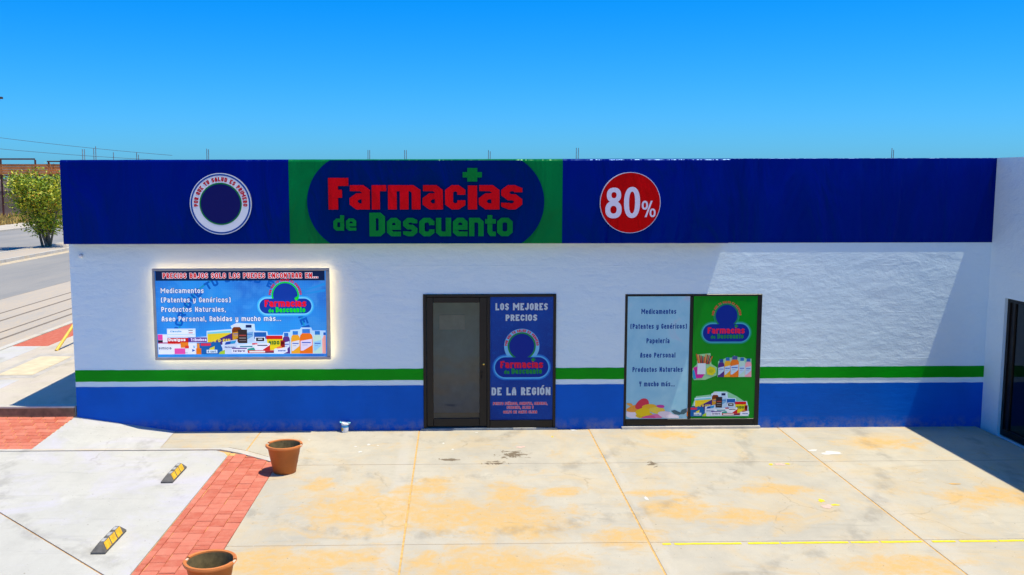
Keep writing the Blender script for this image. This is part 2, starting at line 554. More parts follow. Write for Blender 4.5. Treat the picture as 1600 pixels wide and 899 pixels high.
def brick_mat():
    b = NB('red_paver')
    oi = b.n('ShaderNodeObjectInfo').outputs['Random']
    f = b.noise(9, 6, .65); g = b.noise(70, 3, .6)
    c = b.mix(oi, (.50, .115, .066), (.66, .215, .14))
    c = b.mix(b.ramp(f, .40, .72, 0, .55), c, (.64, .27, .18))
    c = b.mix(b.ramp(g, .35, .7, 0, .35), c, (.40, .09, .055))
    b.color(c); b.set(Roughness=.85)
    b.b.inputs['Specular IOR Level'].default_value = .2
    b.normal(b.bump(g, .5, .003))
    return b.m
M_BRICK = brick_mat()

def dirt_mat():
    b = NB('dry_dirt')
    f = b.noise(.08, 8, .65); g = b.noise(1.4, 8, .7)
    c = b.mix(b.ramp(f, .35, .65), (.42, .30, .19), (.52, .42, .30))
    c = b.mix(b.ramp(g, .5, .7, 0, .7), c, (.30, .22, .12))
    b.color(c); b.set(Roughness=.95)
    b.normal(b.bump(g, .6, .05))
    return b.m
M_DIRT = dirt_mat()

def asphalt_mat():
    b = NB('worn_asphalt')
    f = b.noise(.5, 7, .65, stretch=(1, .25, 1)); g = b.noise(40, 3, .6); h_ = b.noise(.9, 6, .7, stretch=(2.5, .12, 1))
    c = b.mix(b.ramp(f, .35, .68), (.25, .245, .235), (.33, .31, .28))
    c = b.mix(b.ramp(h_, .5, .7, 0, .6), c, (.36, .32, .27))
    c = b.mix(b.ramp(g, .4, .7, 0, .3), c, (.12, .12, .12))
    b.color(c); b.set(Roughness=.9)
    return b.m
M_ASPH = asphalt_mat()

def gutter_mat():
    b = NB('sandy_roadside')
    f = b.noise(.7, 7, .65, stretch=(1.6, .3, 1)); g = b.noise(9, 5, .7, stretch=(2, .5, 1))
    c = b.mix(b.ramp(f, .35, .68), (.48, .40, .31), (.40, .36, .31))
    c = b.mix(b.ramp(g, .5, .72, 0, .7), c, (.58, .43, .25))
    b.color(c); b.set(Roughness=.92)
    return b.m
M_GUTTER = gutter_mat()

def plaster_mat():
    b = NB('white_plaster')
    f = b.noise(.8, 6, .6); g = b.noise(5, 6, .65, stretch=(1, 1, 1.7)); h_ = b.noise(1.9, 5, .6, stretch=(.9, 1, 1.7), dist=.25); k = b.noise(45, 4, .65)
    c = b.mix(b.ramp(f, .3, .7), (.655, .80, .865), (.70, .82, .875))
    c = b.mix(b.ramp(g, .56, .76, 0, .30), c, (.58, .71, .77))
    b.color(c); b.set(Roughness=.55)
    b.b.inputs['Specular IOR Level'].default_value = .3
    n = b.bump(h_, 1.0, .022)
    n = b.bump(g, .9, .012, n)
    # block courses telegraphing through the render coat
    sz = b.n('ShaderNodeSeparateXYZ'); b.l(b.pos, sz.inputs[0])
    fr = b.math('FRACT', b.math('DIVIDE', b.math('ADD', sz.outputs[2], b.math('MULTIPLY', b.math('SUBTRACT', g, .5), .02)), .8))
    cr = b.ramp(b.math('ABSOLUTE', b.math('SUBTRACT', fr, .5)), 0, .012, 1, 0)
    n = b.bump(b.math('MULTIPLY', cr, b.ramp(f, .45, .6)), .5, .006, n)
    n = b.bump(k, .35, .002, n)
    b.normal(n)
    return b.m
M_PLASTER = plaster_mat()

def paint_mat(name, col, rough=.45):
    b = NB(name)
    f = b.noise(1.1, 6, .6); g = b.noise(7, 5, .65, stretch=(.5, 1, 2)); k = b.noise(50, 3, .6)
    c = b.mix(b.ramp(f, .3, .7), tuple(v * .86 for v in col), tuple(min(1, v * 1.1) for v in col))
    c = b.mix(b.ramp(g, .60, .8, 0, .30), c, tuple(min(1, v * 1.35 + .002) for v in col))
    sz = b.n('ShaderNodeSeparateXYZ'); b.l(b.pos, sz.inputs[0])
    d = b.math('MULTIPLY', b.ramp(sz.outputs[2], .22, .0), b.ramp(b.noise(5, 5, .7), .42, .62, 0, .45))
    c = b.mix(d, c, (.36, .31, .25))
    b.color(c); b.set(Roughness=rough)
    b.b.inputs['Specular IOR Level'].default_value = .12
    b.normal(b.bump(g, .6, .008, b.bump(k, .4, .002)))
    return b.m
M_DADO = paint_mat('blue_paint', (.0, .105, .54))
M_STRIPE = paint_mat('green_paint', (.0, .30, .004))

def vinyl(name, col, rough=.24):
    """stretched glossy banner sheet, slightly wavy"""
    b = NB(name)
    f = b.noise(1.1, 3, .5, stretch=(1.3, 1, .38), dist=1.6); g = b.noise(3.0, 4, .55, stretch=(1, 1, .5))
    c = b.mix(b.ramp(f, .3, .7), tuple(v * .85 for v in col), tuple(v * 1.1 for v in col))
    b.color(c)
    b.set(Roughness=rough)
    b.b.inputs['Specular IOR Level'].default_value = .4
    b.b.inputs['Specular Tint'].default_value = (.0, .30, 1, 1) if col[2] >= max(col) else (*[min(1, v * 3 + .1) for v in col], 1)
    b.normal(b.bump(g, .4, .006, b.bump(f, 1.0, .07)))
    return b.m
M_FASCIA = vinyl('blue_vinyl', (.0, .003, .14))
M_GREENV = vinyl('green_vinyl', (.001, .145, .035))
M_OVAL = vinyl('oval_vinyl', (.0, .004, .10))
M_FRAME = plain('bronze_aluminium', (.009, .007, .007), .35, .2, 20, .0, spec=.3)
M_GREY = plain('grey_metal', (.34, .34, .36), .4, .1, 8, .5)
M_STEEL = plain('rusty_bar', (.24, .22, .21), .8, .3, 30)

def glass_mat(name, tint, refl=.10, ior=1.52):
    b = NB(name)
    b.t.nodes.remove(b.b)
    tr = b.n('ShaderNodeBsdfTransparent'); tr.inputs[0].default_value = (*tint, 1)
    gl = b.n('ShaderNodeBsdfGlossy'); gl.inputs['Roughness'].default_value = .03
    wv = b.noise(.8, 3, .5)
    bp = b.bump(wv, .35, .02); b.l(bp, gl.inputs['Normal'])
    fr = b.n('ShaderNodeFresnel'); fr.inputs['IOR'].default_value = ior
    mx = b.n('ShaderNodeMixShader')
    b.l(b.math('MULTIPLY_ADD', fr.outputs[0], 1.0, refl, clamp=True), mx.inputs[0])
    b.l(tr.outputs[0], mx.inputs[1]); b.l(gl.outputs[0], mx.inputs[2])
    b.l(mx.outputs[0], b.out.inputs['Surface'])
    return b.m
M_GLASS = glass_mat('door_glass', (.50, .62, .62), .02)
M_DARKGLASS = glass_mat('tinted_glass', (.10, .11, .12), .006, 1.12)

# ------------------------------------------------------------------ ground, plaza, lot, street
def sheet(name, x0, x1, y0, y1, z, m, parent=None, kind='structure'):
    b = MB(); b.face([(x0,y0,z),(x1,y0,z),(x1,y1,z),(x0,y1,z)], m)
    o = b.build(name, parent, fix=False)
    if parent is None: tag(o, kind=kind)
    return o

sheet('ground', -2500, 2500, -1500, 3500, -.12, M_DIRT)

# plaza: a bed of sandy joint filler carrying separate concrete slabs
b = MB()
b.face([(-4.9, -1.0, -.006), (-3.6, -1.0, -.006), (-2.66, -1.72, -.006), (-2.66, -30, -.006), (9.0, -30, -.006), (9.0, .05, -.006), (-4.9, .05, -.006)], M_SAND)
plaza = b.build('plaza', fix=False); tag(plaza, kind='structure')
XJ = [-2.68, -.62, 2.27, 5.53, 8.98]  # ground and facade positions: unprojected beforehand from image pixels, then rounded
YJ = [0.04, -1.98, -5.15, -8.3, -11.5, -14.7, -18, -21.3, -24.6, -27.9]
G_ = .011
def slab(poly, mat=M_PLAZA, parent=plaza, z=0.0, z0=-.10, name='slab', bev=.004):
    b = MB(); b.prism(poly, z0, z, mat, bev)
    return b.build(name, parent)
# back row, left of the paver strip, follows the diagonal kerb
slab([(-4.70, -1.00), (-3.60, -1.00), (-3.31, -1.16), (-3.31, .04), (-4.75, .04)])
slab([(-3.31 + 2*G_, -1.18), (-2.62, -1.74), (-2.62, -1.98 + G_), (-.62 - G_, -1.98 + G_), (-.62 - G_, .04), (-3.31 + 2*G_, .04)])
for j in range(len(YJ) - 1):
    for i in range(len(XJ) - 1):
        if j == 0 and i == 0: continue
        x0, x1 = XJ[i] + (G_ if i else 0), XJ[i+1] - (G_ if i < 3 else 0)
        slab([(x0, YJ[j+1] + G_ * .6), (x1, YJ[j+1] + G_ * .6), (x1, YJ[j] - (G_ * .6 if j else 0)), (x0, YJ[j] - (G_ * .6 if j else 0))])

# painted marks on the plaza
M_YEL = plain('yellow_road_paint', (.80, .62, .01), .7, .15, 25)
M_WHP = plain('white_paint_splash', (.66, .64, .58), .7, .1, 25)
M_PNK = plain('pink_paint_splash', (.66, .46, .38), .7, .15, 25)
def splash(cx, cy, rx, ry, m, name, n=22, rough=.35):
    b = MB(); r_ = random.Random(int(cx * 999 + cy * 77))
    ph = [r_.uniform(0, 6.28) for _ in range(4)]
    pts = []
    for i in range(n):
        a = 2 * math.pi * i / n
        k = 1 + rough * (math.sin(2*a + ph[0]) * .5 + math.sin(3*a + ph[1]) * .45 + math.sin(5*a + ph[2]) * .35 + r_.uniform(-.3, .3))
        pts.append((cx + rx * k * math.cos(a), cy + ry * k * math.sin(a), .003))
    b.face(pts, m)
    return b.build(name, plaza, fix=False)
for (x0, x1) in ((2.42, 2.52), (2.56, 3.35), (3.43, 3.80), (3.82, 4.62), (4.65, 4.98), (5.01, 5.5), (5.62, 5.9), (5.95, 6.4), (6.42, 7.1), (7.13, 8.2)):
    b = MB(); yy = -5.215
    n = max(2, int((x1 - x0) / .06)); r_ = random.Random(int(x0 * 100))
    top = [(x0 + (x1-x0)*i/n, yy + .026 + r_.uniform(-.006, .006), .003) for i in range(n + 1)]
    bot = [(x0 + (x1-x0)*i/n, yy - .026 + r_.uniform(-.006, .006), .003) for i in range(n + 1)]
    b.face(bot + top[::-1], M_YEL); b.build('painted_line', plaza, fix=False)
for a in ((5.86,-1.55,.17,.09,M_WHP), (5.62,-1.4,.07,.05,M_WHP), (4.85,-3.98,.07,.07,M_PNK), (4.98,-3.92,.05,.035,M_YEL), (4.86,-3.75,.04,.06,M_YEL),
          (4.72,-2.12,.035,.04,M_YEL), (4.86,-2.12,.07,.05,M_PNK), (4.98,-2.1,.035,.03,M_YEL), (1.03,-1.1,.07,.05,M_PNK), 
          (2.0,-.08,.05,.05,M_WHP), (-.2,-.85,.02,.03,M_WHP), (-1.4,-.9,.03,.04,M_WHP), (-1.6,-1.0,.02,.03,M_WHP), (-1.5,-1.3,.03,.04,M_WHP), (-1.25,-.95,.02,.02,M_WHP), (1.6,-.5,.02,.03,M_YEL),
          (-.05,-1.2,.02,.03,M_WHP), (2.55,-3.6,.02,.08,M_WHP), (7.0,-3.1,.09,.025,M_SAND), (.35,-.2,.03,.02,M_WHP), (-2.4,-.6,.02,.02,M_WHP)):
    splash(*a, 'paint_splash')

# parking lot: pale slabs left of the paver strip, kerb strip along the back
lot = sheet('parking_lot', -10.3, -3.53, -30, -1.12, -.02, M_SAND)
def lot_slab(poly): return slab(poly, M_LOT, lot, z=-.004)
lot_slab([(-7.9, -1.9), (-3.66, -6.07), (-3.535, -6.2), (-3.535, -1.44), (-3.62, -1.27), (-3.78, -1.14), (-7.9, -1.122)])
lot_slab([(-7.9, -12.0), (-3.535, -12.0), (-3.535, -6.22), (-3.67, -6.09), (-7.9, -1.93)])
lot_slab([(-10.3, -12.0), (-7.92, -12.0), (-7.92, -1.13), (-10.3, -1.13)])
lot_slab([(-10.3, -29.0), (-3.535, -29.0), (-3.535, -12.02), (-10.3, -12.02)])
b = MB()    # flush kerb, bending diagonally at the end of the paver strip
path = [(-10.3, -1.03, -1.12), (-3.72, -1.03, -1.12)]
inner = [(-10.3, -1.02), (-3.62, -1.02), (-3.33, -1.18), (-2.66, -1.73)]
outer = [(-10.3, -1.115), (-3.72, -1.115), (-3.40, -1.30), (-2.70, -1.86)]
for i in range(3):
    p, q, r_, t_ = outer[i], outer[i+1], inner[i+1], inner[i]
    b.prism([p, q, r_, t_], -.1, .004, M_KERB)
tag(b.build('kerb_edge'), kind='structure')

# red paver strip between lot and plaza
strip_o = sheet('paver_path', -3.525, -2.69, -30, -1.25, -.018, M_SAND)
bm_cache = {}
def paver(w_, d_):
    k = (round(w_, 3), round(d_, 3))
    if k not in bm_cache:
        m = MB(); m.prism([(-w_/2, -d_/2), (w_/2, -d_/2), (w_/2, d_/2), (-w_/2, d_/2)], -.07, 0, M_BRICK, .006)
        o = m.build('paver'); bm_cache[k] = o.data
        bpy.data.objects.remove(o)
    return bm_cache[k]
rr = random.Random(3)
def diag_y(x): return -1.30 - (x + 3.40) * .80 if x > -3.40 else -1.42 - (-3.40 - x) * .2
n_p = 0
for c, (cx, wd) in enumerate([(-3.478, .088), (-3.338, .188), (-3.15, .188), (-2.962, .188), (-2.776, .184)]):
    y = -8.2 - rr.uniform(0, .2)
    ln = .21 if c else .20
    while y < -1.2:
        l_ = ln if c == 0 else rr.choice((.12, .18, .21, .21, .24))
        if y + l_ > diag_y(cx) - .02: break
        o = link('paver', paver(wd - .007, l_ - .007), strip_o, (cx + rr.uniform(-.003, .003), y + l_/2, -.002 + rr.uniform(-.004, .004)))
        o.rotation_euler = (rr.uniform(-.012, .012), rr.uniform(-.012, .012), rr.uniform(-.012, .012))
        y += l_; n_p += 1
    # cut piece up to the diagonal kerb
    yt = diag_y(cx)
    if yt - y > .03:
        link('paver', paver(wd - .007, yt - y - .012), strip_o, (cx, (y + yt)/2, -.002))

# red paver ramp up to the pavement corner
b = MB(); b.face([(-10.3, -1.02, -.008), (-6.72, -1.02, -.008), (-6.41, -.02, .272), (-10.3, -.02, .272)], M_SAND)
ramp = b.build('paver_ramp', fix=False); tag(ramp, kind='structure')
sl_ = math.atan2(.28, 1.0)
rows = 10
for r_i in range(rows):
    f = (r_i + .5) / rows
    y = -1.02 + 1.0 * f; z = .28 * f
    xr = -6.72 + .31 * f
    x = xr; half = (r_i % 2) * .1
    first = True
    while x > -8.7:
        w_ = .1 if (first and half) else .2
        first = False
        o = link('paver', paver(w_ - .007, .102), ramp, (x - w_/2, y, z + .002 + rr.uniform(-.002, .002)))
        o.rotation_euler = (sl_, 0, 0)
        x -= w_
# warped concrete ramp between the pavers and the level plaza
b = MB(); N = 12
for i in range(N):
    for j in range(N):
        def q(u, v):
            xb = -6.395 + (-4.75 + 6.395) * u; xf = -6.715 + (-4.70 + 6.715) * u
            zz = .285 * (1 - u) ** 1.0 * v + .006 * v * u
            return (xb * v + xf * (1 - v), -1.02 + 1.06 * v, zz)
        b.face([q(i/N, j/N), q((i+1)/N, j/N), q((i+1)/N, (j+1)/N), q(i/N, (j+1)/N)], M_LOT)
o = b.build('concrete_ramp', fix=False, smooth=True); tag(o, kind='structure')

# pavement beside the building, its brown riser facing the lot
M_RISER = plain('dirty_riser', (.23, .135, .075), .9, .3, 9, bump=.004)
b = MB()
b.box(-10.13, -6.40, -.005, 140, -.1, .445, M_WALK)
walk = b.build('pavement'); tag(walk, kind='structure')
b = MB(); b.box(-10.13, -6.405, -.035, -.007, .0, .425, M_RISER); b.build('riser', walk)
b = MB(); b.box(-10.13, -6.405, -.045, .12, .427, .455, M_KERB); b.build('kerb_stone', walk)
b = MB(); b.box(-10.30, -10.135, -.04, 140, -.1, .46, M_KERB); b.build('kerb_stone', walk)
def walk_piece(poly, m, z, name):
    q_ = MB(); q_.prism(poly, .40, z, m, .006); return q_.build(name, walk)
M_LID = plain('pale_yellow_concrete', (.62, .52, .34), .9, .12, 5)
M_GRYC = plain('grey_concrete', (.45, .41, .36), .9, .15, 5)
walk_piece([(-9.08, 2.35), (-8.10, 2.35), (-8.10, 4.95), (-9.08, 4.95)], M_GRYC, .4485, 'frame_slab')
walk_piece([(-8.92, 2.60), (-8.25, 2.60), (-8.25, 4.55), (-8.92, 4.55)], M_LID, .458, 'cover_slab')
walk_piece([(-10.12, 5.9), (-9.32, 5.9), (-9.32, 10.4), (-10.12, 10.4)], M_BRICK, .449, 'red_ramp')
walk_piece([(-10.12, 2.6), (-9.45, 2.6), (-9.45, 5.85), (-10.12, 5.85)], M_LOT, .449, 'pale_slab')
walk_piece([(-8.95, .5), (-8.30, .5), (-8.30, 2.2), (-8.95, 2.2)], M_LOT, .449, 'pale_slab')

# street: sandy gutter lane, asphalt, median, far carriageway
b = MB(); b.box(-23.6, -10.31, -.06, 260, -.1, .30, M_GUTTER); street = b.build('roadside'); tag(street, kind='structure')
for x_, wd in ((-11.25, .05), (-11.75, .04), (-12.7, .05), (-13.4, .04)):
    sheet('gutter_joint', x_ - wd, x_ + wd, 0, 140, .303, plain('joint_dark', (.20, .16, .12), .9), street)
sheet('road', -21.2, -14.9, -.06, 260, .304, M_ASPH)
sheet('far_road', -33.5, -23.5, -60, 260, .306, M_ASPH)
b = MB(); b.box(-23.3, -21.35, -60, 260, .1, .42, M_GUTTER); med = b.build('median'); tag(med, kind='structure')
b = MB(); b.box(-21.35, -21.18, -60, 260, .1, .45, M_KERB); b.build('kerb_stone', med)
b = MB(); b.box(-23.48, -23.3, -60, 260, .1, .45, M_KERB); b.build('kerb_stone', med)
sheet('sandy_shoulder', -21.17, -20.6, -.06, 260, .308, plain('yellow_sand', (.52, .43, .30), .95, .2, 3))
b = MB(); b.box(-37, -33.5, -60, 260, .1, .42, M_WALK); tag(b.build('far_pavement'), kind='structure')
sheet('dirt_lot', -500, -37, -60, 400, .36, M_DIRT)

# ------------------------------------------------------------------ pharmacy building
bld = thing('pharmacy_building', 'long single-storey white pharmacy with deep blue band along its roof edge', 'building', (0, 0, 0))
XL, XR = -6.38, 9.12
DOOR = (-.545, 1.70, .0, 2.33)
WIN = (2.865, 5.195, .045, 2.32)

def holed_wall(x0, x1, z0, z1, holes, y, depth, mat):
    b = MB()
    xs = sorted({x0, x1, *[h[0] for h in holes], *[h[1] for h in holes]})
    zs = sorted({z0, z1, *[h[2] for h in holes], *[h[3] for h in holes]})
    for i in range(len(xs) - 1):
        for j in range(len(zs) - 1):
            cx, cz = (xs[i] + xs[i+1]) / 2, (zs[j] + zs[j+1]) / 2
            if any(h[0] < cx < h[1] and h[2] < cz < h[3] for h in holes): continue
            b.face([(xs[i], y, zs[j]), (xs[i+1], y, zs[j]), (xs[i+1], y, zs[j+1]), (xs[i], y, zs[j+1])], mat)
    for (a, c, d, e) in holes:
        b.face([(a, y, d), (a, y, e), (a, y + depth, e), (a, y + depth, d)], mat)
        b.face([(c, y, e), (c, y, d), (c, y + depth, d), (c, y + depth, e)], mat)
        b.face([(a, y, e), (c, y, e), (c, y + depth, e), (a, y + depth, e)], mat)
        b.face([(c, y, d), (a, y, d), (a, y + depth, d), (c, y + depth, d)], mat)
    return b

b = holed_wall(XL, XR, -.3, 4.52, [DOOR, WIN], 0.0, .18, M_PLASTER)
b.build('front_wall', bld, fix=False)
b = MB()
b.box(XL, XL + .18, .004, 11.5, -.3, 4.46, M_PLASTER)
b.box(XL + .18, XR, 11.3, 11.5, -.3, 4.3, M_PLASTER)
b.box(XR - .18, XR - .002, .004, 11.3, -.3, 4.3, M_PLASTER)
b.build('side_wall', bld)
b = MB(); b.box(XL + .18, XR - .18, .004, 11.3, 4.02, 4.2, plain('roof_concrete', (.4, .39, .37), .9)); b.build('roof', bld)
b = MB(); b.box(XL + .18, XR - .18, .185, 11.3, -.25, .012, plain('interior_floor', (.34, .33, .30), .35)); b.build('floor', bld)
M_INNER = plain('interior_paint', (.42, .66, .72), .8)
b = MB(); b.box(-2.2, 2.6, 1.1, 1.2, .02, 4.0, M_INNER); b.box(-2.3, -2.2, .19, 1.2, .02, 4.0, M_INNER); b.box(2.6, 2.7, .19, 1.2, .02, 4.0, M_INNER)
b.build('inner_wall', bld)
b = MB(); b.box(-.29, .17, 1.07, 1.098, 1.56, 1.82, plain('pale_board', (.8, .8, .78), .5)); b.build('pale_board', bld)  # added pale board, stands in for the light rectangle in the door glass

# painted bands, interrupted by the door and the window
for (x0, x1) in ((XL + .002, DOOR[0]), (DOOR[1], WIN[0]), (WIN[1], XR - .002)):
    b = MB(); n = max(4, int((x1 - x0) / .12)); r_ = random.Random(int(x0 * 10))
    def wav(z, amp=.003): return [(x0 + (x1 - x0) * i / n, z + r_.uniform(-amp, amp)) for i in range(n + 1)]
    zt = 1.062; zb = .865; zd = .775
    lo, hi = wav(zb), wav(zt)
    b.face([(x, -.004, z) for x, z in lo] + [(x, -.004, z) for x, z in hi[::-1]], M_STRIPE)
    b.build('green_band', bld, fix=False)
    b = MB(); hi = wav(zd)
    b.face([(x0, -.004, -.25), (x1, -.004, -.25)] + [(x, -.004, z) for x, z in hi[::-1]], M_DADO)
    b.build('blue_band', bld, fix=False)

# fascia: boxed section, then a thin sheet made flush so sun grazes the wall
FB = 3.199
def ftop(x): return 4.572 + .0025 * x
def fascia(x0, x1, yf, mat, name, z0=FB, dz=0.0):
    b = MB(); n = max(6, int((x1 - x0) / .08)); r_ = random.Random(int(x0 * 50) + 5)
    rad = min(.05, -yf * .8)
    prof = []
    for i in range(n + 1):
        x = x0 + (x1 - x0) * i / n
        zt = ftop(x) + dz + r_.uniform(-.0008, .0008)
        row = [(x, -.006, z0), (x, yf, z0), (x, yf, z0 + .03)]
        for k in range(5):
            a = math.pi / 2 * k / 4
            row.append((x, yf + rad - rad * math.cos(a), zt - rad + rad * math.sin(a)))
        row.append((x, .25, zt - .012))
        row.append((x, .25, zt - .15))
        prof.append(row)
    k = len(prof[0])
    for i in range(n):
        for j in range(k - 1):
            b.face([prof[i][j], prof[i+1][j], prof[i+1][j+1], prof[i][j+1]], mat)
    b.face(prof[0], mat); b.face(prof[-1][::-1], mat)
    me_o = b.build(name, bld, fix=False)
    bm = bmesh.new(); bm.from_mesh(me_o.data); bmesh.ops.remove_doubles(bm, verts=bm.verts, dist=1e-5)
    bmesh.ops.recalc_face_normals(bm, faces=bm.faces); bm.to_mesh(me_o.data); bm.free()
    autosmooth(me_o, 40)
    return me_o
fascia(-6.347, -2.693, -.29, M_FASCIA, 'fascia')
fascia(1.754, 4.505, -.29, M_FASCIA, 'fascia')
fascia(4.507, XR - .004, -.014, M_FASCIA, 'fascia', 3.186, .006)

# starter bars standing on the roof columns
def rebar(x, y, hs, dx):
    for i, h in enumerate(hs):
        b = MB(); b.tube([(x + i * dx, y, 4.2), (x + i * dx + .005, y, 4.5 + h)], .006, M_STEEL, 6)
        b.build('starter_bar', bld)
for (x, hs, dx) in ((-6.46, (.25, .25), .035), (-6.13, (.27, .3), .035), (-5.8, (.2,), .03), (-5.41, (.2, .16), .03), (-4.225, (.26, .25), .03), (-1.49, (.24, .24), .03),
                    (-.865, (.24, .24), .03), (.57, (.24, .22), .03), (2.08, (.28, .28), .035), (7.56, (.28, .25), .03)):
    rebar(x if x > -6.3 else x + .14, .6, hs, dx)

# small white wall sensor near the corner
b = MB(); b.lathe([(.0, .0), (.03, .0), (.034, .01), (.034, .03), (.028, .05), (.012, .06), (0, .06)], plain('white_plastic', (.78, .78, .78), .4, .05), 16)
o = b.build('wall_sensor', None, (-6.185, -.002, 2.985)); o.rotation_euler.x = math.radians(90); autosmooth(o)
tag(o, 'tiny white dome sensor on the white wall by the left corner, under the blue band', 'sensor')

# ------------------------------------------------------------------ logo used on the printed panels (the cartoon figure is left out)
def logo(A, cx, cy, w_, layer, red=(215, 20, 45), green=(20, 165, 40), navy=(10, 40, 140), glow=(120, 215, 245), arc=(215, 30, 50), arch_base=(120, 190, 230), hh=.19, off=.36, edge=(225, 245, 252)):
    h_ = w_ * hh
    A.capsule(cx, cy, w_*.55, h_ + w_*.055, glow, layer)
    A.capsule(cx, cy, w_*.525, h_ + w_*.03, edge, layer + 1)
    r = w_ * .235; ry = cy - w_ * off
    A.ell(cx, ry, r + (w_*.095 if arch_base else w_*.045), r + (w_*.095 if arch_base else w_*.045), arch_base if arch_base else glow, layer + .5)
    A.ring(cx, ry, r, r + w_*.028, green, layer + 2, 48)
    A.ell(cx, ry, r + .001*w_, r + .001*w_, navy, layer + 1.5)
    A.capsule(cx, cy, w_*.5, h_, navy, layer + 3)
    A.arc_text('POR QUE TU SALUD ES PRIMERO', cx, ry, r + w_*.035, w_*.05, 178, 2, w_*.0125, arc, layer + 3)
    # words
    t = w_ * .034
    A.text('Farmacias', cx - w_*.40, cy + w_*.015, w_*.135, w_*.80, t, red, layer + 4, gap=.08)
    A.text('de', cx - w_*.33, cy + w_*.125, w_*.075, w_*.10, t * .6, green, layer + 4, gap=.1)
    A.text('Descuento', cx - w_*.19, cy + w_*.125, w_*.105, w_*.57, t * .8, green, layer + 4, gap=.08)
    k = w_ * .026; gx, gy = cx + w_*.215, cy - w_*.145
    A.rect(gx - k*1.5, gy - k*.6, gx + k*1.5, gy + k*.6, green, layer + 4)
    A.rect(gx - k*.6, gy - k*1.4, gx + k*.6, gy + k*1.4, green, layer + 4.5)

def bottle(A, x0, x1, y0, y1, body, cap, label, layer):
    w_ = x1 - x0; h_ = y1 - y0; c = (x0 + x1) / 2
    A.poly([(x0, y1), (x1, y1), (x1, y0 + h_*.34), (x1 - w_*.06, y0 + h_*.24), (c + w_*.3, y0 + h_*.17), (c - w_*.3, y0 + h_*.17), (x0 + w_*.06, y0 + h_*.24), (x0, y0 + h_*.34)], body, layer)
    A.rect(c - w_*.3, y0, c + w_*.3, y0 + h_*.165, cap, layer + .5)
    if label:
        A.poly([(x0 + w_*.05, y0 + h_*.48), (x1 - w_*.05, y0 + h_*.40), (x1 - w_*.05, y0 + h_*.66), (x0 + w_*.25, y0 + h_*.88), (x0 + w_*.05, y0 + h_*.88)], label, layer + .5)
        A.rect(x0 + w_*.15, y0 + h_*.53, x1 - w_*.15, y0 + h_*.57, (40, 90, 190), layer + 1)
        A.rect(x0 + w_*.18, y0 + h_*.64, x0 + w_*.6, y0 + h_*.66, (150, 160, 180), layer + 1)

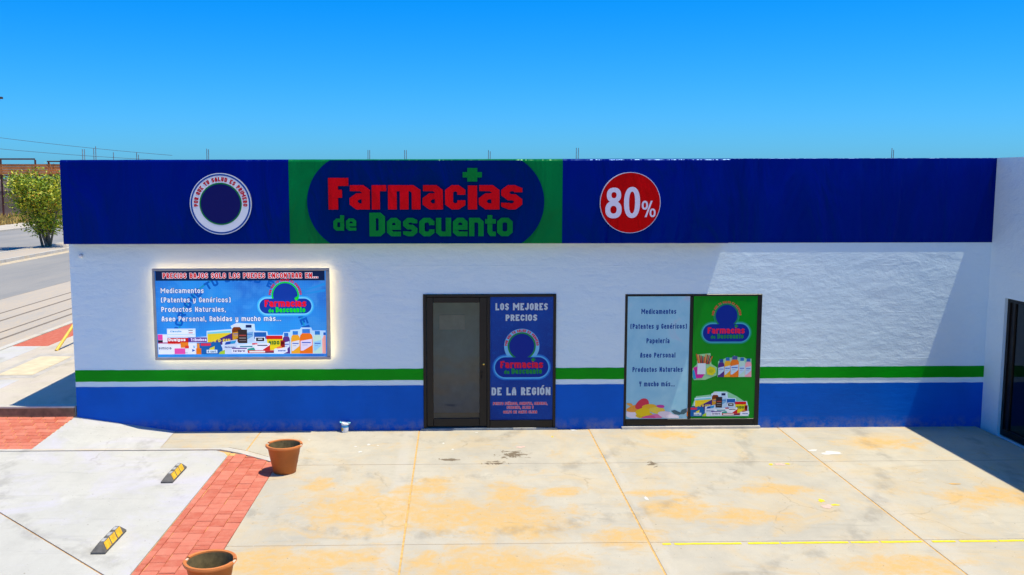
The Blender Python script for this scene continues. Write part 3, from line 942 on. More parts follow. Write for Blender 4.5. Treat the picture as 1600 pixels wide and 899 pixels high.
def products(A, f, layer):
    """medicine boxes and jars; f maps picture units of the big sign"""
    def R(x0, y0, x1, y1, c, d=0.0):
        (a, b_), (c_, e) = f(x0, y0), f(x1, y1); A.rect(a, b_, c_, e, c, layer + d)
    def Pl(pts, c, d=0.0): A.poly([f(*p) for p in pts], c, layer + d)
    def T(s_, x0, base, H, W, t, c, d=0.0):
        (a, b_), (a2, _) = f(x0, base), f(x0 + W, base); k = (a2 - a) / W
        A.text(s_, a, b_, H * k, W * k, t * k, c, layer + d)
    # pale glow behind the heap
    Pl([(500,600),(700,585),(690,560),(740,535),(880,545),(885,600),(980,605),(985,635),(1110,635),(1130,700),(1130,788),(490,788)], (205,232,250))
    Pl([(505,625),(690,615),(695,640),(505,705)], (235,205,40), 1); Pl([(505,705),(700,618),(705,690),(505,740)], (70,40,120), 2)
    Pl([(505,612),(690,598),(690,614),(505,626)], (120,205,215), 1)
    T('A-D-KAN', 555, 690, 26, 130, 6, (245,215,60), 3)
    (a, b_), (c_, e) = f(700, 545), f(778, 690); bottle(A, a, c_, b_, e, (125,55,15), (225,225,225), (205,150,40), layer + 3)
    (a, b_), (c_, e) = f(795, 552), f(872, 690); bottle(A, a, c_, b_, e, (190,215,235), (25,40,90), (120,175,215), layer + 3)
    R(748,590,820,700,(52,42,42),5); R(757,632,811,642,(170,70,60),6); R(757,655,811,662,(150,140,140),6); R(757,675,811,682,(120,110,110),6)
    R(875,612,972,665,(25,95,175),3); R(882,650,962,688,(235,240,245),4); R(890,656,955,684,(30,35,45),5); R(905,664,940,672,(220,225,230),6)
    Pl([(972,648),(1100,640),(1108,750),(985,758)], (240,215,30), 5); R(972,640,1100,668,(215,30,35),6); T('NIDO', 990, 712, 30, 85, 8, (30,110,40), 7)
    R(1083,678,1118,735,(150,25,30),7); R(1088,690,1113,712,(90,15,20),8)
    Pl([(418,695),(600,690),(640,788),(418,788)], (20,95,165), 4); R(450,700,530,720,(215,45,80),5); Pl([(520,740),(560,722),(555,770),(510,775)], (225,210,50), 5)
    R(412,740,452,788,(235,120,20),6); R(420,700,440,742,(230,140,40),6)
    R(495,752,580,780,(220,235,240),6); T('A-cort', 503, 775, 18, 68, 4, (30,90,150), 7)
    Pl([(622,690),(742,668),(742,788),(622,788)], (205,218,235), 6); Pl([(650,690),(735,676),(722,702),(640,712)], (25,75,170), 7); Pl([(690,683),(735,676),(722,702),(684,706)], (40,150,205), 7.5)
    T('Metformina', 640, 738, 13, 85, 3, (70,90,150), 7)
    Pl([(600,770),(640,752),(640,788),(590,788)], (170,205,50), 7)
    Pl([(742,716),(870,700),(880,750),(742,760)], (228,238,242), 7); R(760,722,860,732,(70,140,160),8)
    Pl([(880,705),(1000,700),(1000,760),(880,752)], (240,240,244), 8); Pl([(940,755),(1000,715),(1000,768)], (205,35,40), 9); R(900,714,980,722,(60,65,90),9); R(858,700,900,712,(215,50,60),8)
    R(694,740,820,780,(238,238,246),9); R(696,738,815,746,(90,50,140),10); T('Cardiprol', 705, 770, 17, 95, 4, (80,60,120), 10)
    Pl([(820,745),(872,735),(888,768),(820,772)], (45,160,140), 9.5)
    R(822,758,1030,780,(205,60,60),10); R(835,763,960,775,(245,235,225),11); R(960,768,1030,780,(110,40,80),11)
    Pl([(1035,745),(1135,735),(1140,770),(1100,788),(1035,782)], (238,242,248), 10); T('nestal', 1062, 768, 15, 60, 4, (30,80,170), 11)
    Pl([(1050,735),(1090,722),(1095,742),(1060,748)], (240,130,70), 10)

# ------------------------------------------------------------------ raised lettering on the green sign panel
sign = thing('shop_sign', 'green roof-band panel with dark blue oval and raised red and green lettering', 'shop sign', (0, 0, 0))
sp_o = fascia(-2.691, 1.752, -.291, M_GREENV, 'panel'); sp_o.parent = sign
def su(cx): return -2.686 + (440 + cx / 3.556 - 451) * .010365
def sv(cy): return 3.195 + (381 - (235 + cy / 3.556)) * .01033
b = MB(); R_ = 273; pts = []
ytop, ybot = 52, 516
for side, xc in ((1, 1460 - R_), (-1, 137 + R_)):
    a0 = math.asin((285 - ytop) / R_); a1 = math.asin((ybot - 285) / R_)
    for i in range(25):
        a = (a0 - (a0 + a1) * i / 24)
        if side < 0: a = (-a1 + (a0 + a1) * i / 24)
        pts.append((su(xc + side * R_ * math.cos(a)), sv(285 - R_ * math.sin(a))))
pts = pts[::-1]
b.face([(x, -.306, z) for x, z in pts], M_OVAL)
for i in range(len(pts)):
    (x0, z0), (x1, z1) = pts[i], pts[(i+1) % len(pts)]
    b.face([(x0, -.306, z0), (x0, -.27, z0), (x1, -.27, z1), (x1, -.306, z1)], M_OVAL)
b.build('oval', sign)
M_RED = vinyl('red_acrylic', (.60, .002, .008), .25)
M_GRN = vinyl('green_acrylic', (.002, .165, .03), .25)
def put(ch, x0, x1, y0, y1, mat, t, sx, c=.10, xh=True):
    w_ = su(x1) - su(x0); h = sv(y0) - sv(y1)
    t *= .01041 / 3.556
    if xh: h = (h - t) / X + t      # lower case: the given box is the x-height
    o = extruded_letter(ch, w_, h, t, sx, .055, mat, c).build('letter', sign, (su(x0), -.304, sv(y1)))
    return o
put('F', 258, 368, 150, 325, M_RED, 44, 1.2, xh=False)
for ch, x0, x1 in (('a',375,487),('r',498,578),('m',588,768),('a',780,893),('c',905,1018),('i',1032,1083),('a',1093,1208),('s',1218,1335)):
    if ch == 'i':
        b = MB(); b.box(0, su(1083) - su(1032), -.055, 0, 0, sv(192) - sv(325), M_RED); b.build('letter', sign, (su(1032), -.304, sv(325))); continue
    put(ch, x0, x1, 190, 325, M_RED, 33, 1.35 if ch != 'm' else 1.45)
put('d', 283, 343, 358, 443, M_GRN, 20, 1.1, xh=False); put('e', 353, 410, 375, 443, M_GRN, 17, 1.15)
put('D', 483, 570, 343, 475, M_GRN, 31, 1.15, xh=False)
for ch, x0, x1 in (('e',580,658),('s',670,750),('c',760,845),('u',853,938),('e',948,1030),('n',1038,1120),('o',1195,1282)):
    put(ch, x0, x1, 372, 475, M_GRN, 26, 1.15)
put('t', 1128, 1188, 352, 475, M_GRN, 25, 1.1, xh=False)
b = MB(); x0, x1, z0, z1 = su(1003), su(1110), sv(170), sv(95); dx, dz = (x1 - x0) * .24, (z1 - z0) * .30
b.prism([(x0, z0 + dz), (x0 + dx, z0 + dz), (x0 + dx, z0), (x1 - dx, z0), (x1 - dx, z0 + dz), (x1, z0 + dz), (x1, z1 - dz), (x1 - dx, z1 - dz), (x1 - dx, z1), (x0 + dx, z1), (x0 + dx, z1 - dz), (x0, z1 - dz)], 0, .055, M_GRN)
b.v = [(x, -.304 - z, y) for x, y, z in b.v]
b.build('cross', sign)

# ------------------------------------------------------------------ round signs on the band
def disc(r, depth, mat, rim, n=64):
    b = MB()
    b.v = []
    f = [(r * math.cos(2*math.pi*i/n), -depth, r * math.sin(2*math.pi*i/n)) for i in range(n)]
    k = [(r * math.cos(2*math.pi*i/n), 0, r * math.sin(2*math.pi*i/n)) for i in range(n)]
    b.face(f, mat)
    for i in range(n):
        b.face([f[i], k[i], k[(i+1) % n], f[(i+1) % n]], rim)
    return b
M_WHITE = plain('sign_white', (.80, .80, .82), .35, .03)
md = thing('round_sign', 'round white-rimmed medallion with red arched lettering, on the blue band left of the green panel', 'sign', (-3.785, -.292, 3.850))
disc(.495, .05, ink((222, 224, 232)), M_GREY).build('disc', md)
A = Art(0, 0, .495 / 285)
A.ring(0, 0, 262, 277, (20, 70, 150), 1, 72)
A.ell(0, 0, 196, 196, (10, 120, 55), 1, 72)
A.ell(0, 0, 184, 184, (8, 12, 90), 2, 72)
A.build('emblem', md, (0, -.051, 0))
A = Art(0, 0, .495 / 285)
A.arc_text('POR QUE TU SALUD ES PRIMERO', 0, 0, 208, 40, 186, -6, 11, (190, 20, 45), 1, gap=.14)
A.build('lettering', md, (0, -.0515, 0))

ds = thing('round_sign', 'round red sign reading 80 percent in white, on the blue band', 'sign', (2.859, -.292, 3.864))
disc(.497, .05, ink((200, 205, 225)), ink((190, 190, 200))).build('disc', ds)
M_SIGNRED = vinyl('sign_red', (.48, .001, .002), .3)
A = Art(0, 0, .497 / 212); A.ell(0, 0, 208, 208, M_SIGNRED, 1, 72); A.build('face', ds, (0, -.051, 0))
A = Art(463, 388, .497 / 212)
wc = (214, 206, 226)
def oval_ring(cx, cy, rx, ry, ix, iy, c, layer, n=40, e=2.3):
    def sup(rx_, ry_, a):
        ca, sa = math.cos(a), math.sin(a)
        return (cx + rx_ * math.copysign(abs(ca) ** (2/e), ca), cy + ry_ * math.copysign(abs(sa) ** (2/e), sa))
    for i in range(n):
        p, q = 2*math.pi*i/n, 2*math.pi*(i+1)/n
        A.poly([sup(ix, iy, p), sup(rx, ry, p), sup(rx, ry, q), sup(ix, iy, q)], c, layer)
DL = (0, -.0525, 0)
oval_ring(348, 335, 50, 52, 18, 21, wc, 1); oval_ring(346, 436, 57, 60, 22, 27, wc, 1.3); A.build('digit', ds, DL)
A = Art(463, 388, .497 / 212); oval_ring(475, 386, 56, 108, 21, 76, wc, 1); A.build('digit', ds, DL)
A = Art(463, 388, .497 / 212)
oval_ring(565, 405, 22, 31, 9, 18, wc, 1); oval_ring(620, 458, 21, 30, 9, 18, wc, 1)
A.poly([(565, 488), (578, 488), (619, 374), (606, 374)], wc, 1.6); A.build('percent_mark', ds, DL)

# ------------------------------------------------------------------ backlit billboard on the left wall
lb = thing('illuminated_billboard', 'lit blue advertising billboard in a grey metal frame with warm glow on white wall', 'billboard', (-4.969, 0, 1.268))
LW, LH = 2.897, 1.524
M_LED = NB('led_strip'); M_LED.b.inputs['Base Color'].default_value = (.9, .85, .7, 1)
M_LED.b.inputs['Emission Color'].default_value = (1.0, .66, .31, 1); M_LED.b.inputs['Emission Strength'].default_value = 6.5
M_LED = M_LED.m
b = MB(); b.box(.01, LW - .01, -.21, -.135, .01, LH - .01, M_GREY); b.build('case', lb)
for nm, (x0, x1, z0, z1) in (('a', (0, LW, 0, .05)), ('b', (0, LW, LH - .04, LH)), ('c', (0, .045, .051, LH - .041)), ('d', (LW - .06, LW, .051, LH - .041))):
    b = MB(); b.box(x0, x1, -.232, -.18, z0, z1, M_GREY)
    o = b.build('frame_rail', lb); bv = o.modifiers.new('bevel', 'BEVEL'); bv.width = .012; bv.segments = 2
for (x0, x1, z0, z1) in ((.012, LW - .012, .012, .05), (.012, LW - .012, LH - .05, LH - .012), (.012, .05, .052, LH - .052), (LW - .05, LW - .012, .052, LH - .052)):
    b = MB(); b.box(x0, x1, -.134, -.118, z0, z1, M_LED); b.build('light_strip', lb)
for x in (.4, LW - .4):
    b = MB(); b.box(x - .03, x + .03, -.1345, -.002, LH / 2 - .3, LH / 2 + .3, M_GREY); b.build('bracket', lb)
EM = .30
KL = .01035 / 4.994
def print_blue():
    bb = NB('billboard_blue')
    tc = bb.n('ShaderNodeTexCoord').outputs['Object']
    f = bb.noise(.9, 3, .5, vec=tc); g = bb.noise(3, 4, .6, vec=tc, dist=1)
    c = bb.mix(bb.ramp(f, .35, .65), lin((0, 112, 205)), lin((0, 155, 235)))
    c = bb.mix(bb.ramp(g, .5, .62, 0, .35), c, lin((70, 165, 230)))
    vo = bb.n('ShaderNodeTexVoronoi'); vo.inputs['Scale'].default_value = 34; vo.inputs['Randomness'].default_value = 0; bb.l(tc, vo.inputs['Vector'])
    c = bb.mix(bb.ramp(vo.outputs['Distance'], .22, .28, .22, 0), c, lin((110, 190, 240)))
    bb.color(c); bb.l(c, bb.b.inputs['Emission Color']); bb.b.inputs['Emission Strength'].default_value = EM
    bb.set(Roughness=.3)
    return bb.m
b = MB(); b.face([(.04, -.2115, .045), (LW - .055, -.2115, .045), (LW - .055, -.2115, LH - .035), (.04, -.2115, LH - .035)], print_blue())
b.build('printed_face', lb, fix=False)
def lbart(): return Art(110, 112, KL, EM, .3)
LO = (.052, -.212, 1.499)
A = lbart()      # faint background drawing: wheel of letters behind the text
A.ring(780, 640, 492, 506, (25, 150, 195), .5, 60, 5, 175)
A.arc_text('POR QUE TU SALUD ES PRIMERO', 780, 690, 490, 62, 172, 2, 16, (0, 95, 188), .4)
for i in range(5):
    a = math.radians(8 + i * 9); r0, r1 = 260, 900
    A.poly([(1130 + 100*math.cos(a), 330 - 100*math.sin(a)), (1130 + min(318/math.cos(a), 380)*math.cos(a), 330 - min(318/math.cos(a), 380)*math.sin(a) if True else 0),
            (1130 + min(318/math.cos(a+.06), 380)*math.cos(a+.06), 330 - min(318/math.cos(a+.06), 380)*math.sin(a+.06)), (1130 + 100*math.cos(a+.06), 330 - 100*math.sin(a+.06))], (35, 150, 222), .3) if i < 2 else None
A.build('background_drawing', lb, LO)
A = lbart(); A.rect(111, 116, 1444, 197, (6, 32, 72), 1)
A.text('PRECIOS BAJOS SOLO LOS PUEDES ENCONTRAR EN...', 168, 178, 42, 1222, 9.5, (225, 15, 15), 2, outline=2.6, oc=(250, 245, 245), gap=.16)
A.build('header', lb, LO)
A = lbart()
for s_, y, W in (('Medicamentos', 296, 338), ('(Patentes y Genéricos)', 370, 548), ('Productos Naturales,', 446, 508), ('Aseo Personal, Bebidas y mucho más...', 522, 944)):
    A = lbart(); A.text(s_, 148, y, 40, W, 6.8, (246, 248, 250), 2, outline=2, oc=(8, 50, 120), gap=.17); A.build('text_line', lb, LO)
A = lbart(); logo(A, 1130, 402, 412, 3, red=(240, 15, 40), green=(20, 215, 40), navy=(10, 60, 160), arch_base=None, glow=(60, 185, 240), hh=.145, off=.21, edge=(120, 215, 250)); A.build('logo', lb, LO)
A = lbart(); f = lambda x, y: (x, y)
A.poly([(112,625),(185,625),(185,580),(412,580),(412,650),(500,645),(500,788),(112,788)], (200, 225, 245), 3)
A.rect(190, 590, 405, 645, (238, 244, 248), 4); A.text('Clavulin', 212, 610, 15, 88, 4, (40, 150, 200), 5); A.rect(355, 612, 390, 618, (200, 60, 60), 5); A.rect(355, 592, 390, 600, (140,140,150), 5); A.rect(190, 625, 405, 628, (120, 190, 215), 5)
A.rect(112, 628, 150, 672, (235, 70, 160), 4); A.rect(150, 632, 185, 690, (240, 238, 244), 4); A.rect(112, 674, 150, 692, (40, 30, 40), 4)
A.rect(188, 655, 352, 706, (205, 22, 25), 5); A.text('Dualgos', 195, 682, 24, 135, 6, (250, 245, 245), 6)
A.rect(352, 652, 500, 690, (92, 45, 140), 5); A.text('Tribedoce', 372, 682, 24, 124, 5.5, (235, 225, 245), 6)
A.rect(112, 700, 420, 788, (236, 238, 242), 5); A.text('simicia', 116, 748, 22, 100, 4, (70, 80, 110), 6); A.rect(240, 740, 325, 786, (235, 80, 165), 6); A.rect(290, 692, 352, 735, (240, 130, 30), 6)
A.rect(325, 718, 355, 740, (225, 60, 40), 7); A.poly([(380, 745), (405, 757), (380, 768)], (35, 90, 180), 6); A.rect(112, 692, 190, 700, (180, 40, 110), 6); A.rect(325, 770, 345, 782, (200, 205, 215), 6)
A.text('y', 390, 732, 20, 14, 4, (60, 170, 220), 6)
products(A, f, 4)
A.poly([(1100,640),(1110,612),(1160,612),(1165,595),(1240,590),(1250,575),(1330,575),(1340,600),(1444,600),(1444,788),(1100,788)], (190, 225, 245), 3)
bottle(A, 1102, 1158, 618, 786, (90, 50, 130), (35, 110, 195), (215, 225, 240), 5)
bottle(A, 1168, 1238, 604, 786, (245, 170, 40), (50, 130, 205), (225, 225, 230), 6)
bottle(A, 1345, 1412, 604, 786, (195, 225, 205), (40, 120, 195), (150, 205, 235), 5)
A.poly([(1416, 786), (1444, 786), (1444, 640), (1428, 640), (1416, 670)], (245, 165, 150), 5)
A.rect(1426, 616, 1444, 638, (40, 100, 185), 5)
bottle(A, 1238, 1340, 588, 786, (240, 115, 25), (55, 125, 205), (228, 215, 235), 7)
A.build('product_picture', lb, LO)

# ------------------------------------------------------------------ door set
door = thing('glass_door', 'dark bronze framed glass entrance door with a blue poster panel beside it', 'door', (0, 0, 0))
def rails(parent, rects, y0, y1, mat, name='frame_rail', bev=.006):
    for (x0, x1, z0, z1) in rects:
        b = MB(); b.box(x0, x1, y0, y1, z0, z1, mat); o = b.build(name, parent)
        bv = o.modifiers.new('bevel', 'BEVEL'); bv.width = bev; bv.segments = 1
dx0, dx1, dz0, dz1 = DOOR[0] + .003, DOOR[1] - .003, .035, DOOR[3] - .003
rails(door, [(dx0, dx0 + .05, dz0, dz1), (dx1 - .045, dx1, dz0, dz1), (dx0 + .052, dx1 - .047, dz1 - .045, dz1), (.535, .583, dz0, dz1 - .047), (.585, dx1 - .047, dz0, .165)], -.025, .075, M_FRAME)
leaf = (dx0 + .055, .532)
rails(door, [(leaf[0], -.375, .06, dz1 - .05), (.405, leaf[1], .06, dz1 - .05), (-.373, .403, .06, .20), (-.373, .403, 2.185, dz1 - .05)], -.012, .04, M_FRAME, 'leaf_rail')
b = MB(); b.face([(-.375, .012, .20), (.405, .012, .20), (.405, .012, 2.19), (-.375, .012, 2.19)], M_GLASS); b.build('pane', door, fix=False)
M_BRASS = plain('brass', (.62, .42, .10), .3, .1, 20, .9)
b = MB(); b.lathe([(0, 0), (.012, 0), (.016, .012), (.016, .03), (.0, .034)], M_BRASS, 14); o = b.build('lock', door, (.475, -.012, 1.14)); o.rotation_euler.x = math.radians(90)
b = MB(); b.box(.455, .495, -.016, -.0125, 1.02, 1.26, M_FRAME); b.build('lock_plate', door)
b = MB(); b.tube([(.44, -.012, .9), (.44, -.06, .9), (.44, -.06, 1.0), (.44, -.012, 1.0)], .009, M_FRAME, 8); b.build('handle', door)
M_SILL = plain('grey_threshold', (.20, .24, .28), .6, .2, 10)
b = MB(); b.box(DOOR[0] - .04, DOOR[1] + .03, -.05, .10, -.02, .032, M_SILL); b.build('threshold', door)
b = MB(); b.box(.98, 1.37, -.056, -.03, .006, .036, M_LOT); b.build('threshold_patch', door)

KD = .01086 / 3.596
poster = link('poster', None, door, (.586, 0, 2.283))
tag(poster, 'dark blue poster with pale lettering')
def navy_print(name, a, c_, line):
    bb = NB(name); tc = bb.n('ShaderNodeTexCoord').outputs['Object']
    f = bb.noise(1.2, 3, .5, vec=tc); g = bb.noise(7, 2, .4, vec=tc, dist=2.5)
    c = bb.mix(bb.ramp(f, .3, .7), lin(a), lin(c_))
    ed = bb.math('ABSOLUTE', bb.math('SUBTRACT', g, .5))
    c = bb.mix(bb.ramp(ed, .006, .018, .35, 0), c, lin(line))
    bb.color(c); bb.set(Roughness=.2); bb.b.inputs['Specular IOR Level'].default_value = .14
    return bb.m
b = MB(); b.face([(0, -.004, -2.115), (1.065, -.004, -2.115), (1.065, -.004, 0), (0, -.004, 0)], navy_print('poster_navy', (0, 48, 130), (0, 70, 160), (10, 100, 190))); b.build('sheet', poster, fix=False)
def dart(): return Art(455, 86, KD, 0, .3)
DO = (0, -.0045, 0)
A = dart(); pale = (196, 208, 216)
for s_, x, y, H_, W, t_ in (('LOS MEJORES', 484, 162, 40, 292, 9.5), ('PRECIOS', 541, 222, 36, 176, 9), ('DE LA REGIÓN', 463, 645, 45, 332, 10.5)):
    A = dart(); A.text(s_, x, y, H_, W, t_, pale, 1, outline=1.5, oc=(10, 30, 100), cham=.14); A.build('text_line', poster, DO)
A = dart()
for s_, x, y, W in (('PUERTO PEÑASCO, SONOYTA, CABORCA,', 472, 700, 306), ('PITIQUITO, ALTAR Y', 550, 723, 150), ('GOLFO DE SANTA CLARA', 530, 749, 190)):
    A = dart(); A.text(s_, x, y, 15, W, 3.3, (215, 40, 60), 1, outline=1.2, oc=(195, 190, 215), gap=.18); A.build('text_line', poster, DO)
A = dart(); logo(A, 632, 485, 300, 1, red=(225, 25, 60), green=(25, 140, 60), navy=(6, 40, 140), glow=(30, 110, 200), hh=.19, off=.40, edge=(85, 175, 230)); A.build('logo', poster, DO)

# ------------------------------------------------------------------ display window with two posters
win = thing('display_window', 'dark framed shop window covered by a pale poster and a green poster', 'window', (0, 0, 0))
wx0, wx1, wz0, wz1 = WIN[0] + .003, WIN[1] - .003, WIN[2] + .003, WIN[3] - .003
rails(win, [(wx0, wx0 + .04, wz0, wz1), (wx1 - .075, wx1, wz0, wz1), (wx0 + .042, wx1 - .077, wz1 - .035, wz1), (3.968, 4.022, wz0 + .122, wz1 - .037), (wx0 + .042, wx1 - .077, wz0, wz0 + .12)], -.012, .07, M_FRAME)
b = MB(); b.box(WIN[0] - .03, WIN[1] + .02, -.06, .05, -.02, .042, plain('pale_sill', (.62, .56, .48), .8)); b.build('sill', win)
for i, (a, c_) in enumerate(((wx0 + .04, 3.97), (4.02, wx1 - .07))):
    b = MB(); b.face([(a, .02, wz0 + .11), (c_, .02, wz0 + .11), (c_, .02, wz1 - .03), (a, .02, wz1 - .03)], M_DARKGLASS); b.build('pane', win, fix=False)
def pale_print():
    bb = NB('poster_pale'); tc = bb.n('ShaderNodeTexCoord').outputs['Object']
    f = bb.noise(1.5, 4, .6, vec=tc, dist=1.0); g = bb.noise(2.2, 3, .6, vec=tc)
    c = bb.mix(bb.ramp(f, .35, .65), lin((145, 200, 220)), lin((165, 212, 226)))
    c = bb.mix(bb.ramp(g, .56, .70, 0, .45), c, lin((120, 195, 215)))
    c = bb.mix(bb.ramp(f, .62, .72, 0, .35), c, lin((205, 185, 205)))
    bb.color(c); bb.set(Roughness=.2); bb.b.inputs['Specular IOR Level'].default_value = .14
    return bb.m
p1 = link('poster', None, win, (2.909, 0, 2.283)); tag(p1, 'pale blue poster with dark blue lettering')
b = MB(); b.face([(0, -.004, -2.115), (1.057, -.004, -2.115), (1.057, -.004, 0), (0, -.004, 0)], pale_print()); b.build('sheet', p1, fix=False)
A = Art(75, 84, KD, 0, .3); nb_ = (18, 72, 150)
for s_, x, y, W in (('Medicamentos', 152, 184, 196), ('(Patentes y Genéricos)', 92, 268, 318), ('Papelería', 184, 350, 130), ('Aseo Personal', 150, 432, 198), ('Productos Naturales', 108, 514, 284), ('Y mucho más...', 148, 597, 200)):
    A = Art(75, 84, KD, 0, .3); A.text(s_, x, y, 29, W, 5.2, nb_, 1, gap=.17); A.build('text_line', p1, DO)
A = Art(75, 84, KD, 0, .3)
rp = random.Random(5)
def petal(cx, cy, rx, ry, rot, c, layer):
    n = 20; pts = []
    for i in range(n):
        a = 2*math.pi*i/n; x = rx*math.cos(a); y = ry*math.sin(a)*(1 + .25*math.cos(a))
        pts.append((min(423, max(77, cx + x*math.cos(rot) - y*math.sin(rot))), min(780, cy + x*math.sin(rot) + y*math.cos(rot))))
    A.poly(pts, c, layer)
for i, (cx, cy, rx, ry, rot, c) in enumerate([(110,760,45,22,.2,(235,225,235)),(120,725,45,20,-.2,(240,160,60)),(165,700,42,28,-.5,(215,60,80)),(210,720,45,22,.1,(240,190,50)),(250,735,48,20,.1,(235,210,80)),
        (180,765,50,20,0,(225,190,40)),(170,745,42,24,0,(240,205,30)),(270,712,24,9,.1,(205,70,160)),(240,775,40,18,0,(225,120,170)),(300,760,45,20,.2,(228,215,225)),(340,772,38,14,.1,(238,230,238)),(205,778,40,14,0,(220,90,150)),(95,700,18,8,.3,(240,170,70))]):
    petal(cx, cy, rx, ry, rot, c, 1 + i * .5)
A.poly([(330,738),(352,733),(385,748),(382,762),(352,758)], (70, 100, 110), 8); A.poly([(380,758),(392,733),(420,723),(421,745),(405,758)], (70, 100, 110), 8.5)
A.build('flower_picture', p1, DO)

p2 = link('poster', None, win, (4.028, 0, 2.283)); tag(p2, 'green poster with logo and product pictures')
b = MB(); b.face([(0, -.004, -2.115), (1.088, -.004, -2.115), (1.088, -.004, 0), (0, -.004, 0)], navy_print('poster_green', (2, 128, 22), (4, 145, 30), (4, 135, 26))); b.build('sheet', p2, fix=False)
def wart(): return Art(443, 84, KD, 0, .3)
A = wart(); logo(A, 630, 292, 262, 1, red=(220, 30, 70), green=(30, 130, 70), navy=(6, 40, 140), edge=(70, 165, 190), glow=(30, 150, 110), arc=(205, 80, 60), arch_base=None, off=.37); A.build('logo', p2, DO)
A = wart()      # school things
A.poly([(446,495),(470,470),(470,415),(545,408),(552,470),(585,490),(582,535),(520,560),(455,562),(446,545)], (150, 205, 150), 1)
for i in range(11):
    x = 476 + i * 6; c = [(200,70,40),(225,140,50),(120,60,40),(180,40,50),(60,60,70)][i % 5]
    A.poly([(x, 470), (x + 6, 470), (x + 8 + (i-5)*3, 412 + (i*37 % 17)), (x + 2 + (i-5)*3, 412 + (i*37 % 17))], c, 2 + i * .15)
A.poly([(450,490),(480,480),(520,520),(500,550),(462,552)], (205, 35, 150), 4); A.poly([(446,510),(455,500),(468,555),(450,555)], (40, 150, 195), 4.2); A.rect(473, 465, 520, 528, (215, 220, 228), 5)
A.poly([(524,498),(545,482),(572,492),(578,515),(560,535),(530,530)], (215, 205, 30), 5); A.ell(552, 510, 14, 10, (190, 190, 40), 6, 20)
A.build('stationery_picture', p2, DO)
A = wart()      # drinks
A.poly([(588,545),(590,455),(625,440),(640,432),(665,435),(680,422),(705,432),(735,432),(750,440),(778,440),(782,545)], (150, 205, 165), 1)
for x0, x1, y0, bc, cc in ((590,626,443,(80,45,125),(35,75,150)),(626,662,433,(235,170,40),(40,110,180)),(708,744,434,(185,220,205),(40,110,180)),(744,780,440,(240,165,175),(40,100,175)),(660,708,425,(235,120,35),(70,85,150))):
    bottle(A, x0, x1, y0, 545, bc, cc, (190, 215, 235), 2 if x0 != 660 else 4)
A.build('drinks_picture', p2, DO)
A = wart(); k = .5
fw = lambda x, y: (462 + (x - 500) * .49, 770 - (788 - y) * .56)
A.poly([(447,712),(470,655),(560,645),(570,628),(640,625),(700,655),(745,685),(768,735),(774,772),(447,772)], (140, 205, 160), .5)
A.poly([(447,712),(520,708),(535,772),(447,772)], (20, 85, 150), 2); A.rect(447, 720, 462, 770, (230,130,40), 3)
products(A, fw, 2); A.build('product_picture', p2, DO)

# ------------------------------------------------------------------ wing at the right
wing = thing('wing_building', 'plain white wing wall with dark glass doorway at the right edge, throwing the shadow', 'building', (0, 0, 0))
WX = 9.072
b = holed_wall(.0, 20.0, -.3, 4.6, [(.50, 3.6, -.02, 2.30)], 0, .16, M_PLASTER)
b.v = [(WX + y, -x, z) for x, y, z in b.v]
b.build('wall', wing, fix=True)
b = MB(); b.box(WX + .17, 18, -20, .3, 4.3, 4.595, M_PLASTER); b.box(WX + .004, WX + .17, .002, .5, 3.0, 4.6, M_PLASTER); b.box(17.8, 18, -20, .3, -.3, 4.29, M_PLASTER); b.box(WX + .17, 17.8, -20, -19.8, -.3, 4.29, M_PLASTER); b.box(WX+.17, 17.8, .1, .3, -.3, 4.29, M_PLASTER)
b.build('roof', wing)
wd = link('doorway', None, wing, (0, 0, 0))
def xr(y0, y1, z0, z1, x0=WX + .05, x1=WX + .13, name='frame_rail', m=M_FRAME):
    b = MB(); b.box(x0, x1, y0, y1, z0, z1, m); b.build(name, wd)
xr(-.57, -.505, 0, 2.295); xr(-3.598, -3.54, 0, 2.295); xr(-3.538, -.572, 2.235, 2.295); xr(-3.538, -.572, 0, .10); xr(-2.07, -2.0, .102, 2.233)
xr(-.68, -.573, .102, 2.233, WX + .075, WX + .12)
b = MB(); b.face([(WX + .10, -.68, .1), (WX + .10, -.68, 2.235), (WX + .10, -3.54, 2.235), (WX + .10, -3.54, .1)], M_DARKGLASS); b.build('pane', wd, fix=False)
b = MB(); b.box(WX + 2.5, WX + 2.6, -19.8, .1, 0, 4.3, plain('dark_interior', (.05, .05, .05), .9)); b.build('inner_wall', wing)

